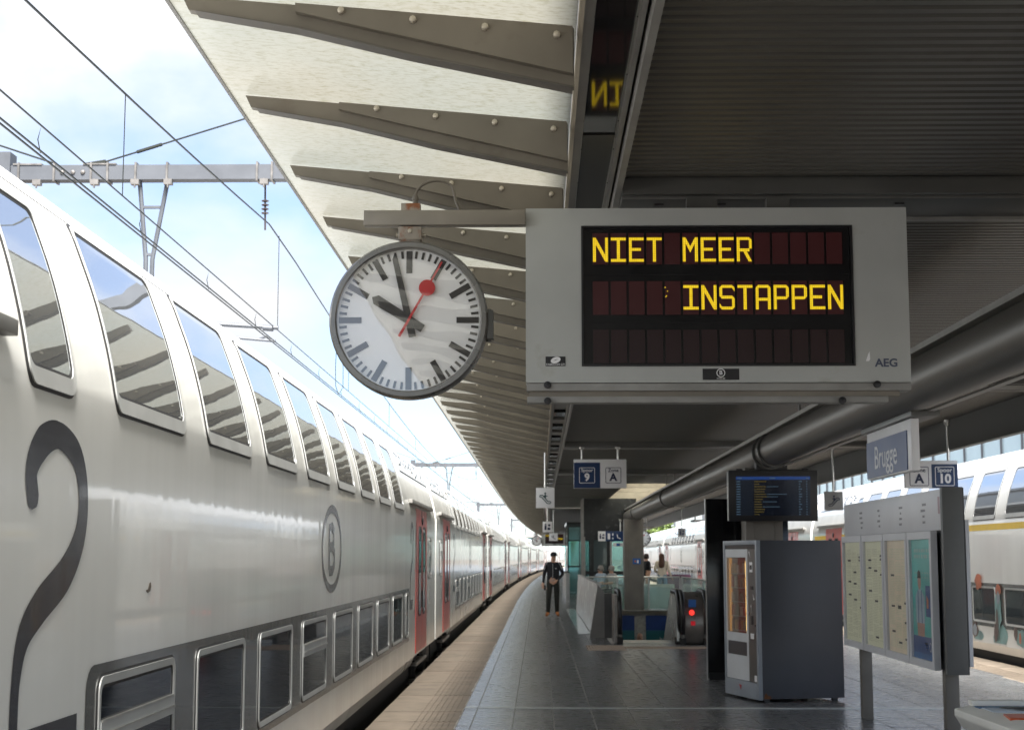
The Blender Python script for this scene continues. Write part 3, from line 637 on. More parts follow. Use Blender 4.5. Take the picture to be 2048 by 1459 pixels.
GLY = {  # strokes on a 5 x 7 grid: rectangles (x0,y0,x1,y1) or quads
 'N': [(0, 0, .95, 7), (4.05, 0, 5, 7), [(.9, 7), (.9, 5.1), (4.1, 0), (4.1, 1.9)]],
 'I': [(.0, 6.2, 5, 7), (.0, 0, 5, .8), (2, .8, 3, 6.2)],
 'E': [(0, 0, .95, 7), (.95, 6.2, 5, 7), (.95, 0, 5, .8), (.95, 3.15, 4, 3.95)],
 'T': [(0, 6.2, 5, 7), (2, 0, 3, 6.2)],
 'M': [(0, 0, .95, 7), (4.05, 0, 5, 7), [(.9, 7), (.9, 5.4), (2.5, 2.6), (2.5, 4.4)], [(2.5, 4.4), (2.5, 2.6), (4.1, 5.4), (4.1, 7)]],
 'R': [(0, 0, .95, 7), (.95, 6.2, 4.2, 7), (.95, 2.9, 4.2, 3.7), (4.1, 3.7, 5, 6.3), [(4.1, 7), (4.1, 6.2), (5, 6.2)], [(2.2, 2.9), (3.9, 0), (5, 0), (3.3, 2.9)]],
 'S': [(.8, 6.2, 4.2, 7), (.8, 3.15, 4.2, 3.95), (.8, 0, 4.2, .8), (0, 3.9, .9, 6.3), (4.1, .7, 5, 3.2), [(.8, 7), (0, 6.3), (.8, 6.2)], [(4.2, 7), (4.2, 6.2), (5, 5.2), (5, 6.3)], [(.8, 0), (.8, .8), (0, 1.8), (0, .7)], [(4.2, 0), (5, .7), (4.1, .8)], [(.8, 3.95), (.8, 3.15), (0, 3.9)], [(4.2, 3.95), (4.2, 3.15), (5, 3.2)]],
 'A': [(0, 0, .95, 6.2), (4.05, 0, 5, 6.2), (.8, 6.2, 4.2, 7), (.95, 2.5, 4.05, 3.3), [(.8, 7), (0, 6.2), (.95, 6.2)], [(4.2, 7), (4.05, 6.2), (5, 6.2)]],
 'P': [(0, 0, .95, 7), (.95, 6.2, 4.2, 7), (.95, 2.9, 4.2, 3.7), (4.1, 3.7, 5, 6.2), [(4.2, 7), (4.1, 6.2), (5, 6.2)], [(4.2, 2.9), (5, 3.7), (4.1, 3.7)]],
}
# the cell grid measured on the photograph
CW0 = .288; CPX = .0936; CWD = .081
rowz = [(3.195-.035, 3.325), (2.895, 3.07), (2.642, 2.815)]
lines = ['NIET MEER     ', '     INSTAPPEN', '              ']
for r_, (z0, z1) in enumerate(rowz):
    for k in range(14):
        xx = CW0-.006+k*CPX-r_*.0
        bx('character_cell', M_cell if r_ < 2 else M_cell2, dsp, D(xx), D(xx+CWD), .012, .0175, DZ(z0), DZ(z1))
        ch = lines[r_][k]
        if ch in GLY:
            m = MB(); lz = z1-.152 if r_ == 0 else z1-.15; hgt = .128; wd = .078
            for q in GLY[ch]:
                P = [(q[0], q[1]), (q[2], q[1]), (q[2], q[3]), (q[0], q[3])] if isinstance(q, tuple) else q
                m.prism([(D(xx)+.002+p[0]/5*wd, DZ(lz)+p[1]/7*hgt) for p in P], 'y', .0085, .0118)
            m.build('led_letter', M_led, dsp)
m = MB()
for a, b in ((.655, .025), (.667, .045), (.658, .075), (.661, .069)): m.box(D(a), D(a)+.006, .0095, .0118, DZ(3.06-b), DZ(3.06-b)+.004)
m.build('stuck_led_dot', M_led, dsp)
for z in (3.105, 2.853): bx('row_divider', M_scr, dsp, D(.233), D(1.621), .010, .0175, DZ(z), DZ(z+.02))
# bottom rails
bx('bottom_rail', M_trim, dsp, D(-.063), D(1.915), .004, .12, DZ(2.497), DZ(2.5365), bevel=.004)
bx('bottom_rail', M_trim, dsp, D(-.060), D(1.80), .02, .12, DZ(2.437), DZ(2.470), bevel=.004)
bx('bottom_gap_panel', M_wood, dsp, D(-.05), D(1.86), .03, .11, DZ(2.4701), DZ(2.4965))
m = MB()
for xx, z in ((.045, 2.528), (1.74, 2.528), (.045, 2.445), (1.56, 2.445)): m.lathe((D(xx), .0, DZ(z)), (0, -1, 0), [(0, .012), (.018, .01), (.02, -.005)], 12)
m.build('rail_screw', M_black, dsp, smooth=50)
# stickers and maker's marks
bx('maker_sticker', M_black, dsp, D(.035), D(.138), -.002, -.0003, DZ(2.625), DZ(2.675))
m = MB(); m.lathe((0, 0, 0), (0, -1, 0), [(0, 0), (.02, 0)], 24); o = m.build('sticker_logo', M_white, dsp); o.location = (D(.087), -.0032, DZ(2.656)); o.scale = (1.3, 1, .8); o.rotation_euler = (0, R(-18), 0)
m = MB(); m.prism([(-.012, -.004), (.0, .002), (.012, .005), (.001, -.001)], 'y', -.0006, 0); o = m.build('logo_stroke', M_black, dsp); o.location = (D(.087), -.0036, DZ(2.656))
text('sticker_text', 'FABRICOM GTI', .0145, M_white, dsp, (D(.087), -.003, DZ(2.633)), ext=.0004)
bx('operator_plate', M_black, dsp, D(.845), D(1.033), -.002, -.0003, DZ(2.552), DZ(2.610))
m = MB(); m.lathe((D(.938), -.003, DZ(2.588)), (0, -1, 0), [(.0185, 0), (.0225, 0)], 28); m.build('plate_ring', M_white, dsp)
text('plate_letter', 'B', .030, M_white, dsp, (D(.938), -.003, DZ(2.588)), ext=.0004, bold=.0006)
text('plate_text', 'nmbs.be', .013, M_white, dsp, (D(.938), -.003, DZ(2.5605)), ext=.0004)
text('maker_letters', 'AEG', .058, mat('print_blue_grey', (.07, .085, .13), .5), dsp, (D(1.79), -.002, DZ(2.637)), ext=.0005, bold=.0016, sx=1.05)
m = MB(); m.prism([(0, 0), (.012, .035), (.02, .05), (.022, .01), (.016, .0)], 'y', -.0012, -.0002); o = m.build('peeled_patch', M_white, dsp); o.location = (D(1.685), 0, DZ(2.648))
bx('hanger_stub', M_ceild, dsp, D(.78), D(.94), .05, .125, DZ(3.4546), DZ(3.52))
bx('hanger_stub', M_ceild, dsp, D(1.2), D(1.32), .05, .125, DZ(3.4546), DZ(3.52))

# ------------------------------------------------------------------ station clock on its arm
clk = thing('station_clock', 'round white station clock with red second hand on an arm beside the display', 'clock', (-.668, 7.93, 2.856))
M_dial = mat('clock_dial_white', (.86, .86, .85), .4, var=.02)
M_mark = mat('clock_black', (.02, .02, .022), .4)
RC = .37
mk_ = MB().lathe((0, 0, 0), (0, -1, 0), [(0, .0), (RC, .0)], 64); mk_.build('dial', M_dial, clk)
m = MB(); m.lathe((0, 0, 0), (0, -1, 0), [(RC-.001, -.0), (RC-.001, .038), (RC+.006, .045), (RC+.028, .045), (RC+.038, .03), (RC+.038, -.005), (RC+.030, -.012), (RC+.030, -.03), (RC+.036, -.036), (RC+.036, -.09), (RC+.028, -.1), (.0, -.1)], 72); m.build('rim', mat('clock_rim', (.19, .185, .175), .28, metal=.6, var=.1), clk, smooth=40)
for k in range(60):
    h = k % 5 == 0; r0 = RC-.004; ln_ = .115 if h else .038; w_ = .031 if h else .0125
    m = MB().box(-w_/2, w_/2, -.004, -.0008, r0-ln_-.006, r0-.006); o = m.build('hour_mark' if h else 'minute_mark', M_mark, clk); o.rotation_euler = (0, R(6*k), 0)
def hand(nm, ang, pts, y0, mm):
    m = MB().prism(pts, 'y', -y0-.004, -y0); o = m.build(nm, mm, clk); o.rotation_euler = (0, R(ang), 0); return o
hand('hour_hand', 302, [(-.021, -.085), (.021, -.085), (.026, .2), (.0, .225), (-.026, .2)], .008, M_mark)
hand('minute_hand', 347, [(-.019, -.09), (.019, -.09), (.014, .325), (.0, .35), (-.014, .325)], .013, M_mark)
M_sec = mat('second_hand_red', (.55, .02, .025), .35)
sh = hand('second_hand', 29.5, [(-.007, -.10), (.007, -.10), (.0045, .345), (-.0045, .345)], .018, M_sec)
m = MB(); m.lathe((0, -.018, .19), (0, -1, 0), [(0, .005), (.042, .005), (.042, 0)], 32); m.build('second_disc', M_sec, sh)
# slightly reflecting front glass
def cg():
    m = bpy.data.materials.new('clock_glass'); m.use_nodes = True; n = m.node_tree.nodes; l = m.node_tree.links; n.clear(); o = n.new('ShaderNodeOutputMaterial')
    tr = n.new('ShaderNodeBsdfTransparent'); gl = n.new('ShaderNodeBsdfGlossy'); gl.inputs['Roughness'].default_value = .015; mxn = n.new('ShaderNodeMixShader'); mxn.inputs[0].default_value = .17
    t = n.new('ShaderNodeTexCoord'); z = n.new('ShaderNodeTexNoise'); z.inputs['Scale'].default_value = 1.5; l.new(t.outputs['Object'], z.inputs[0]); bu = n.new('ShaderNodeBump'); bu.inputs['Distance'].default_value = .003; l.new(z.outputs[0], bu.inputs['Height']); l.new(bu.outputs[0], gl.inputs['Normal'])
    l.new(tr.outputs[0], mxn.inputs[1]); l.new(gl.outputs[0], mxn.inputs[2]); l.new(mxn.outputs[0], o.inputs[0]); return m
m = MB()
prof = [(RC*k/8*.999, .036) for k in range(9)]
m.lathe((0, 0, 0), (0, -1, 0), prof, 48); m.build('front_glass', cg(), clk, smooth=60)
m = MB(); m.box(-.048, .052, .02, .08, RC+.025, RC+.085); m.build('rusty_bracket', M_rust, clk, bevel=.003)
bx('rusty_bracket', M_rust, clk, -.048, .052, .02, .08, .50, .62, bevel=.003)
m = MB(); m.box(-.24, .60, .0, .075, .50, .578); m.build('arm', M_wood, clk, bevel=.004)
m = MB(); m.box(-.06, .06, .012, .088, .425, .495); m.build('rusty_bracket', M_rust, clk, bevel=.003)
m = MB(); m.cyl((-.075, .05, .455), (.08, .05, .455), .012, 8); m.lathe((.0, .012, .47), (0, -1, 0), [(0, .012), (.011, .01), (.012, 0)], 8); m.build('clamp_bolt', M_bolt, clk, smooth=50)
m = MB(); m.cyl((.025, .05, .62), (.025, .05, .665), .014, 10); m.cyl((.025, .05, .64), (.025, .05, .655), .018, 8); m.tube([(.025+.11*(1-math.cos(R(a)))*1.0, .05, .66+.085*math.sin(R(a))) for a in range(0, 150, 10)]+[(.235, .05, .64), (.27, .06, .56)], .0075, 8); m.build('flex_conduit', mat('conduit_brown', (.11, .095, .075), .5), clk, smooth=50)
bx('hinge_block', M_ceild, clk, RC+.03, RC+.065, -.02, .05, -.10, .05, bevel=.003)
m = MB(); m.cyl((RC+.04, .03, -.11), (RC+.04, .03, .06), .014, 10); m.build('hinge_pin', M_ceild, clk, smooth=40)

# a second display and clock, far along the platform
d2 = tree(dsp); yf = 122; d2.location = ((1108-1078)/3118*yf, yf, 2.45); d2['label'] = 'small distant LED display beyond the walking man'
c2 = tree(clk); c2.location = ((1073-1078)/3118*yf+.0, yf-.1, 2.85); c2['label'] = 'small distant station clock above the curving train'
for k in ('station_clock', 'departure_display'): pass
# ------------------------------------------------------------------ hanging signs
M_txt = mat('sign_text_dark', (.012, .02, .06), .4)
def sign(name, label, x0, x1, y, z0, z1, rail=3.55, hx=None, group=None, back=M_white):
    t = thing(name, label, 'sign', ((x0+x1)/2, y, z0), group=group); hw = (x1-x0)/2
    bx('sign_body', back, t, -hw, hw, 0, .09, 0, z1-z0, bevel=.004)
    for h in (hx or [0]): m = MB(); m.cyl((h, .045, z1-z0), (h, .045, rail-z0-.03), .018, 10); m.lathe((h, .045, rail-z0-.07), (0, 0, 1), [(.02, 0), (.045, .03), (.045, .08)], 12); m.build('hanger_rod', M_alu, t, smooth=40)
    return t
def rbox_frame(mb, cx, cz, hw, hh, r, wd, y):
    def rr(hw, hh, r): return [(cx+sx_*(hw-r)+r*math.cos(R(a0+90*k/5)), cz+sz_*(hh-r)+r*math.sin(R(a0+90*k/5))) for sx_, sz_, a0 in ((1, -1, -90), (1, 1, 0), (-1, 1, 90), (-1, -1, 180)) for k in range(6)]
    A = rr(hw, hh, r); B = rr(hw-wd, hh-wd, max(.002, r-wd)); n = len(A)
    mb.add([(p[0], y, p[1]) for p in A]+[(p[0], y, p[1]) for p in B], [(i, (i+1) % n, n+(i+1) % n, n+i) for i in range(n)])
def halfpanel(t, x0, x1, z0, z1, m_): bx('sign_panel', m_, t, x0, x1, -.003, -.0003, z0, z1)
def cell(t, cx, cz, word, big, mm):
    m = MB(); rbox_frame(m, cx, cz, .135, .135, .02, .009, -.005); m.build('sign_frame', mm, t)
    text('sign_text', word, .083, mm, t, (cx, -.005, cz+.085), bold=.001); text('sign_text', big, .175, mm, t, (cx, -.005, cz-.038), bold=.007)
t = sign('track_sign', 'hanging sign reading Spoor 9 and Zone A', .60, 1.505, 26.9, 2.815, 3.31, hx=[-.31, .31])
halfpanel(t, -.452, 0, .002, .44, M_navy); cell(t, -.226, .22, 'Spoor', '9', M_white); cell(t, .226, .22, 'Zone', 'A', M_txt)
t = sign('track_sign', 'hanging sign reading Zone A and Spoor 10', 5.14, 5.875, 22.0, 2.60, 2.985, hx=[.25])
halfpanel(t, .0, .366, .002, .335, M_navy); cell(t, -.175, .165, 'Zone', 'A', M_txt); cell(t, .183, .165, 'Spoor', '10', M_white)
def esc_icon(t, cx, cz, s, mm, flip=1):
    m = MB(); c = [(-.115, .035), (-.095, .06), (-.055, .06), (.055, -.065), (.10, -.065), (.115, -.085), (.10, -.105), (.04, -.105), (-.075, .022), (-.105, .018), (-.115, .035)]
    m.tube([(cx+flip*p[0]*s, -.006, cz+p[1]*s) for p in c], .0075*s, 4)
    m.lathe((cx-.0*s, -.006, cz+.095*s), (0, -1, 0), [(0, 0), (.018*s, 0)], 12); m.box(cx-.012*s, cx+.012*s, -.007, -.005, cz+.0*s, cz+.072*s); m.box(cx-.045*s, cx+.045*s, -.007, -.005, cz+.035*s, cz+.048*s)
    m.build('escalator_pictogram', mm, t)
t = sign('escalator_sign', 'white escalator pictogram sign under the service channel', -.052, .26, 26.4, 2.46, 2.80, rail=3.62); esc_icon(t, 0, .165, .85, mat('sign_teal', (.01, .07, .07), .4))
t = sign('escalator_sign', 'grey escalator pictogram sign above the timetable board', 4.9, 5.21, 26.9, 2.435, 2.755, group=None, back=mat('grey_sign', (.30, .30, .29), .4)); esc_icon(t, 0, .16, .85, M_txt, -1)
def pict(t, cx, cz, s, mm):
    m = MB(); m.box(cx-.10*s, cx-.03*s, -.006, -.004, cz-.10*s, cz+.05*s); m.lathe((cx-.06*s, -.005, cz+.085*s), (0, -1, 0), [(0, 0), (.03*s, 0)], 10); m.box(cx+.0*s, cx+.10*s, -.006, -.004, cz-.1*s, cz-.02*s); m.box(cx+.02*s, cx+.10*s, -.006, -.004, cz+.02*s, cz+.09*s); m.build('waiting_room_pictogram', mm, t)
t = sign('pictogram_sign', 'small white pictogram sign behind the escalator sign', .12, .44, 53, 2.46, 2.82, rail=3.62); pict(t, 0, .18, 1, M_txt)
t = sign('pictogram_sign', 'small white sign hanging just below the pictogram sign', .42, .78, 66, 2.3, 2.62, rail=3.6); esc_icon(t, 0, .15, .8, M_txt)
M_gs = mat('grey_sign', (.3, .3, .29), .4)
t = sign('pictogram_sign', 'grey pictogram sign in front of the far red-doored carriage', 5.56, 5.86, 62.8, 2.43, 2.77, back=M_gs); pict(t, 0, .17, .9, M_txt)
t = sign('pictogram_sign', 'grey pictogram sign below the green tree', 5.33, 5.65, 80, 2.35, 2.67, back=M_gs); esc_icon(t, 0, .15, .8, M_txt)
c3 = tree(clk); c3.location = (5.05, 77, 2.52); c3['label'] = 'distant clock half hidden by the far column'
# town name sign under the tube
tb = thing('station_name_sign', 'blue Brugge name sign hung lengthwise under the tube', 'sign', (3.0, 13.5, 2.34))
bx('sign_box', M_white, tb, .012, .078, -.85, .85, .0, .42, bevel=.004)
bx('name_panel', mat('name_blue', (.055, .085, .20), .4, var=.06), tb, .004, .0118, -.72, .845, .012, .335)
text('name_letters', 'Brugge', .285, mat('name_white', (.62, .62, .64), .4), tb, (.0025, .07, .17), rot=(R(90), 0, R(-90)), ext=.001, bold=.001, sx=1.12)
bx('top_bracket', M_ceild, tb, -.03, .2, -1.05, .9, .422, .47, bevel=.004)
for yy in (-.9, .7): bx('bracket_foot', M_ceild, tb, -.02, .12, yy, yy+.1, .47, .52)

# ------------------------------------------------------------------ monitor and black totem by the column
mon = thing('information_monitor', 'black flat monitor listing departures, fixed to the column', 'monitor', (3.02, 20.25, 2.1), R(-2))
mo = ob('monitor_tilt', None, mon)
bpy.data.objects.remove(mo)
tz = R(5)
def mon_part(o): o.rotation_euler = (tz, 0, 0); return o
mon_part(bx('casing', M_black, mon, -.57, .57, 0, .1, 0, .655, bevel=.006))
mon_part(bx('screen', mat('monitor_screen', (.004, .006, .012), .12, emit=(.002, .006, .018), es=.03, var=.1), mon, -.475, .475, -.003, -.0002, .075, .575))
mon_part(bx('header_bar', mat('screen_blue', (.004, .03, .12), .2, emit=(.005, .045, .22), es=.08), mon, -.475, .475, -.0045, -.0032, .535, .575))
M_sy = mat('screen_yellow', (.06, .045, .0), .3, emit=(.5, .34, .02), es=.02); M_sc = mat('screen_cyan', (.03, .05, .07), .3, emit=(.25, .5, .75), es=.018)
rg = random.Random(11)
ms, my = MB(), MB()
for k in range(14):
    z = .505-.0325*k; ms.box(-.47, -.42, -.0046, -.0034, z, z+.013); ms.box(.33, .33+rg.choice([.02, .04]), -.0046, -.0034, z, z+.013); ms.box(.425, .437, -.0046, -.0034, z, z+.013)
    l_ = rg.choice([.06, .09, .12, .14]); x = -.24
    while x < -.24+l_: a = rg.uniform(.01, .03); my.box(x, x+a, -.0046, -.0034, z, z+.012); x += a+.005
    if k in (2, 5, 6, 8, 10):
        x = -.24+l_+.02; e_ = x+rg.uniform(.12, .3)
        while x < e_: a = rg.uniform(.008, .03); ms.box(x, x+a, -.0046, -.0034, z+.001, z+.010); x += a+.005
ms.box(-.46, -.40, -.006, -.0046, .547, .562); ms.box(-.045, .03, -.006, -.0046, .549, .561); ms.box(.42, .455, -.006, -.0046, .547, .561)
mon_part(ms.build('departure_rows', M_sc, mon)); mon_part(my.build('destination_rows', M_sy, mon))
bx('wall_bracket', M_black, mon, -.2, .2, .06, .3, .55, .8); bx('silver_edge', M_alu, mon, -.582, -.571, .0, .06, .01, .64)
for xx in (-.47, .37): bx('top_lug', M_black, mon, xx, xx+.08, -.01-.04, .03-.04, .655, .672)
tot = thing('black_totem', 'tall black glossy panel standing behind the column and vending machine', 'totem', (2.83, 21.4, 0))
bx('panel', mat('gloss_black', (.006, .006, .007), .12, var=.3), tot, -.555, .56, 0, .14, .02, 2.43, bevel=.006)
bx('edge_strip', M_alu, tot, -.568, -.5555, .0, .06, .0, 2.43); bx('plinth', M_black, tot, -.54, .58, -.02, .16, 0, .10)

# ------------------------------------------------------------------ vending machine
vm_ = thing('vending_machine', 'blue-grey snack vending machine with lit glass front', 'vending machine', (2.51, 18.07, 0), R(14))
# local: x = depth of machine (0 front .. 1.03), y = width (0 .. 1.09); front faces -x
M_vs = mat('vending_side', (.05, .055, .068), .42, var=.1, scale=2, dirt=(.042, .046, .056), dscale=3, dth=.62)
M_vf = mat('vending_front', (.56, .58, .60), .45, var=.06, scale=3)
M_vg = mat('vending_trim', (.26, .29, .33), .4, var=.1, scale=4, dirt=(.14, .10, .07), dscale=6, dth=.68)
VH = 1.835; VW = 1.07
bx('cabinet', M_vs, vm_, .03, 1.03, .0, VW, .04, VH, bevel=.006)
for a in ((-.02, .029, .0, .045, .03, VH), (-.02, .029, VW-.045, VW, .03, VH), (-.02, .029, .0455, VW-.0455, VH-.05, VH)): bx('front_trim', M_vg, vm_, *a, bevel=.003)
bx('kick_panel', M_vg, vm_, -.022, .029, .0455, VW-.0455, .03, .215, bevel=.003)
fr = [(.30, .36, .22, 1.735), (.98, 1.02, .22, 1.735), (.3605, .9795, 1.64, 1.735), (.3605, .9795, .66, .76), (.3605, .9795, .22, .50)]
for a in fr: bx('front_panel', M_vf, vm_, -.012, .028, a[0], a[1], a[2], a[3])
bx('control_column', mat('vending_steel', (.17, .17, .165), .3, metal=.6, var=.1), vm_, -.014, .028, .05, .295, .22, 1.735)
bx('delivery_flap', mat('flap_dark', (.06, .06, .065), .4), vm_, -.004, .028, .362, .978, .502, .658)
bx('top_slot', M_black, vm_, -.010, .028, .05, 1.02, 1.74, 1.78)
M_int = mat('vending_interior', (.09, .014, .010), .5, var=.5, scale=5)
bx('display_back', M_int, vm_, .0292, .0296, .362, .978, .762, 1.638)
M_lamp = mat('vending_lamp', (.9, .7, .3), .5, emit=(1, .72, .25), es=.7)
for k in range(4): bx('lamp_tube', M_lamp, vm_, .004, .02, .372, .41, .79+k*.205, .98+k*.205)
M_amb = mat('vending_amber', (.30, .16, .03), .5, emit=(.5, .25, .05), es=.15)
bx('amber_liner', M_amb, vm_, .016, .028, .90, .97, .77, 1.63)
rg = random.Random(4)
pc = [mat('snack_red', (.26, .02, .015), .4), mat('snack_green', (.03, .09, .05), .4), mat('snack_brown', (.11, .045, .02), .4), mat('snack_gold', (.35, .2, .05), .35), mat('snack_silver', (.32, .3, .28), .3)]
for r_ in range(5):
    z = .80+r_*.165; bx('shelf', M_vg, vm_, .005, .029, .42, .895, z-.018, z-.008)
    for q in range(5):
        y = .435+q*.092; bx('snack_pack', rg.choice(pc), vm_, .006, .0285, y, y+.078, z-.007, z+rg.uniform(.08, .13), bevel=.004)
bx('front_window', glassmat('vending_glass', (.85, .8, .75), .93), vm_, -.006, -.003, .362, .978, .762, 1.638)
for a in ((.14, .23, 1.47, 1.585, M_white), (.155, .215, 1.50, 1.55, M_black), (.13, .2, 1.27, 1.31, M_black), (.15, .21, .87, .97, M_black), (.13, .23, .71, .77, M_white), (.06, .13, .23, .30, M_white), (.17, .20, 1.0, 1.1, M_trim)):
    bx('control_detail', a[4], vm_, -.018-(.003 if a[4] is M_black else 0), -.0142, a[0], a[1], a[2], a[3])
m = MB(); m.prism([(.1, 1.16), (.14, 1.22), (.12, 1.15)], 'x', -.017, -.0142); m.prism([(.19, 1.08), (.22, 1.09), (.2, 1.05)], 'x', -.017, -.0142); m.prism([(.2, 1.64), (.23, 1.71), (.25, 1.7)], 'x', -.017, -.0142); m.build('torn_sticker', M_white, vm_)
m = MB(); m.prism([(.52, .16), (.60, .17), (.55, .11)], 'x', -.025, -.0222); m.build('red_scrawl', mat('scrawl_red', (.4, .03, .03), .5), vm_)
for a in ((.08, .14), (.92, .98)):
    for b in (.08, .95): bx('foot', M_black, vm_, a[0], a[1], b, b+.05, 0, .041)
m = MB(); m.prism([(.045, .045), (.13, .045), (.12, .075), (.09, .08), (.07, .11), (.05, .09)], 'y', -.002, -.0002); m.build('rust_patch', mat('rust_brown', (.16, .06, .02), .8, var=.4, scale=20), vm_)

# ------------------------------------------------------------------ timetable board
tbd = thing('timetable_board', 'grey notice board with three yellow timetables and one teal poster', 'notice board', (3.3, 12.9, 0))
M_bd = mat('board_grey', (.62, .63, .66), .4, var=.06, scale=2, dirt=(.57, .58, .61), dscale=2)
M_bdk = mat('board_end_grey', (.10, .102, .10), .45, var=.08)
BL = 4.1
bx('header_panel', M_bd, tbd, 0, .03, .02, BL, 1.865, 2.20, bevel=.003)
bx('back_panel', M_bdk, tbd, .0305, .15, .02, BL, .72, 2.20)
bx('end_cap', M_bdk, tbd, -.005, .165, -.05, .0195, .70, 2.215, bevel=.004); bx('end_groove', M_black, tbd, .1655, .178, -.03, .019, .70, 2.21)
bx('rear_panel', M_bd, tbd, .19, .22, .0, BL, .76, 1.95)
for yy in (.02, BL-.35): bx('rear_bracket', M_bdk, tbd, .1505, .1895, yy+.05, yy+.2, 1.0, 1.3)
for yy in (.12, BL-.62): bx('post', M_colm, tbd, .02, .13, yy, yy+.11, 0, .72, bevel=.004)
M_pap = [mat('timetable_paper', (.88, .88, .66), .5, var=.03), mat('timetable_paper', (.62, .62, .42), .5), mat('timetable_paper_peach', (.82, .70, .52), .5, var=.06), mat('poster_teal', (.09, .45, .42), .4, var=.3, scale=2)]
M_ink = mat('ink_grey', (.66, .66, .47), .6, var=.1); M_inkb = mat('ink_black', (.05, .045, .035), .6)
fy = [(.17, 1.02), (1.05, 1.98), (2.01, 2.97), (3.0, 4.0)]
for k, (a, b) in enumerate(fy):
    z0, z1 = .72, 1.86; fr = 3-k
    m = MB(); f = .065
    m.box(-.055, -.001, a, a+f, z0, z1); m.box(-.055, -.001, b-f, b, z0, z1); m.box(-.055, -.001, a+f, b-f, z0, z0+f); m.box(-.055, -.001, a+f, b-f, z1-f, z1)
    fo = m.build('poster_frame', M_bd, tbd); bx('frame_lining', M_seal, fo, -.04, -.0285, a+f, a+f+.012, z0+f, z1-f)
    pm2 = M_pap[fr] if k == 0 else (M_pap[2] if k == 1 else M_pap[0])
    if k == 0: pm2 = M_pap[3]
    pa = bx('poster' if k == 0 else 'timetable', pm2, fo, -.03, -.0285, a+f, b-f, z0+f, z1-f)
    ya, yb = a+f, b-f; rg = random.Random(20+k)
    if k:
        m = MB(); m2 = MB(); m3 = MB()
        for c in range(3):
            y_a = ya+.03+(yb-ya-.04)*c/3; y_b = y_a+(yb-ya)/3-.05
            for q in range(58):
                z = z1-f-.08-q*.0155
                if rg.random() < .85:
                    yy = y_a
                    while yy < y_b-.02: e_ = min(y_b, yy+rg.uniform(.03, .1)); m.box(-.0312, -.0302, yy, e_, z, z+.006); yy = e_+.012
            for q in range(3):
                z = rg.uniform(z0+f+.08, z1-f-.1); m2.box(-.032, -.0313, y_a, y_b*.6+y_a*.4, z, z+.018)
        m.build('print_rows', M_ink, pa); m2.build('print_headings', M_inkb, pa)
    else:
        def pp(nm, mm, poly, o=-.0315): MB().prism(poly, 'x', o-.0006, o).build(nm, mm, pa)
        pp('poster_footer', mat('poster_blue', (.012, .06, .22), .4), [(ya, z0+f), (yb, z0+f), (yb, z0+f+.19), (ya, z0+f+.19)], -.031)
        pp('poster_footer_stripe', mat('poster_blue_light', (.03, .13, .33), .4), [(ya, z0+f), (yb, z0+f), (yb, z0+f+.05), (ya, z0+f+.05)], -.0322)
        ym = (ya+yb)/2+.10
        pp('poster_figure_legs', mat('poster_skin', (.42, .25, .2), .5), [(ym-.13, z0+f+.19), (ym+.1, z0+f+.19), (ym+.12, z0+f+.34), (ym-.15, z0+f+.34)], -.031)
        pp('poster_figure_shirt', mat('poster_shirt', (.33, .42, .5), .5), [(ym-.15, z0+f+.30), (ym+.13, z0+f+.30), (ym+.15, z0+f+.52), (ym+.06, z0+f+.585), (ym-.06, z0+f+.585), (ym-.17, z0+f+.52)], -.032)
        for dy in (-.07, .05): pp('poster_figure_brace', mat('poster_brace', (.05, .08, .2), .5), [(ym+dy-.01, z0+f+.3), (ym+dy+.012, z0+f+.3), (ym+dy+.006, z0+f+.58), (ym+dy-.008, z0+f+.58)], -.0335)
        pp('poster_figure_head', MC['poster_skin'], [(ym+.055*math.cos(2*math.pi*i/16), z0+f+.65+.068*math.sin(2*math.pi*i/16)) for i in range(16)], -.0325)
        pp('poster_figure_hair', mat('poster_hair', (.03, .02, .018), .6), [(ym-.06, z0+f+.68), (ym+.06, z0+f+.68), (ym+.05, z0+f+.73), (ym, z0+f+.75), (ym-.05, z0+f+.73)], -.0338)
        pp('poster_screen', mat('poster_blue', (.012, .06, .22), .4), [(ya+.06, z0+f+.36), (ym-.2, z0+f+.36), (ym-.2, z0+f+.62), (ya+.06, z0+f+.62)], -.031)
        pp('poster_screen_orange', mat('poster_orange', (.5, .17, .04), .4), [(ym-.3, z0+f+.43), (ym-.24, z0+f+.43), (ym-.24, z0+f+.54), (ym-.3, z0+f+.5)], -.0325)
        m = MB()
        for z, n_ in ((.90, 2), (.85, 1), (.72, 2), (.68, 2)):
            yy = yb-.1
            for q in range(7): m.box(-.0322, -.0312, yy-rg.uniform(.03, .07), yy, z0+f+z, z0+f+z+(.03 if z > .8 else .012)); yy -= .085
        m.build('poster_lettering', mat('poster_pale', (.3, .5, .47), .5), pa)
        m = MB(); m.lathe((-.0335, ya+.13, z0+f+.11), (-1, 0, 0), [(.03, 0), (.037, 0)], 20); m.build('poster_emblem', M_white, pa)
        m = MB()
        for q in range(6): m.box(-.0335, -.0325, ya+.22, ya+.22+.05+.03*(q % 3), z0+f+.085+.022*(q % 3), z0+f+.095+.022*(q % 3))
        m.build('poster_footer_text', M_white, pa)
    # cover glass
    bx('cover_glass', glassmat('board_glass', (.99, .99, .99), .99, .05, .08), fo, -.048, -.046, a+f, b-f, z0+f, z1-f)
for yy in (.5, 1.35, 2.25, 3.1):
    m = MB(); rg = random.Random(int(yy*100))
    for q in range(4): m.box(-.0012, -.0002, yy+rg.uniform(0, .1), yy+rg.uniform(.12, .2), 1.93+q*.05, 1.95+q*.05)
    m.build('faded_pictogram', mat('faded_print', (.24, .245, .265), .5), tbd)
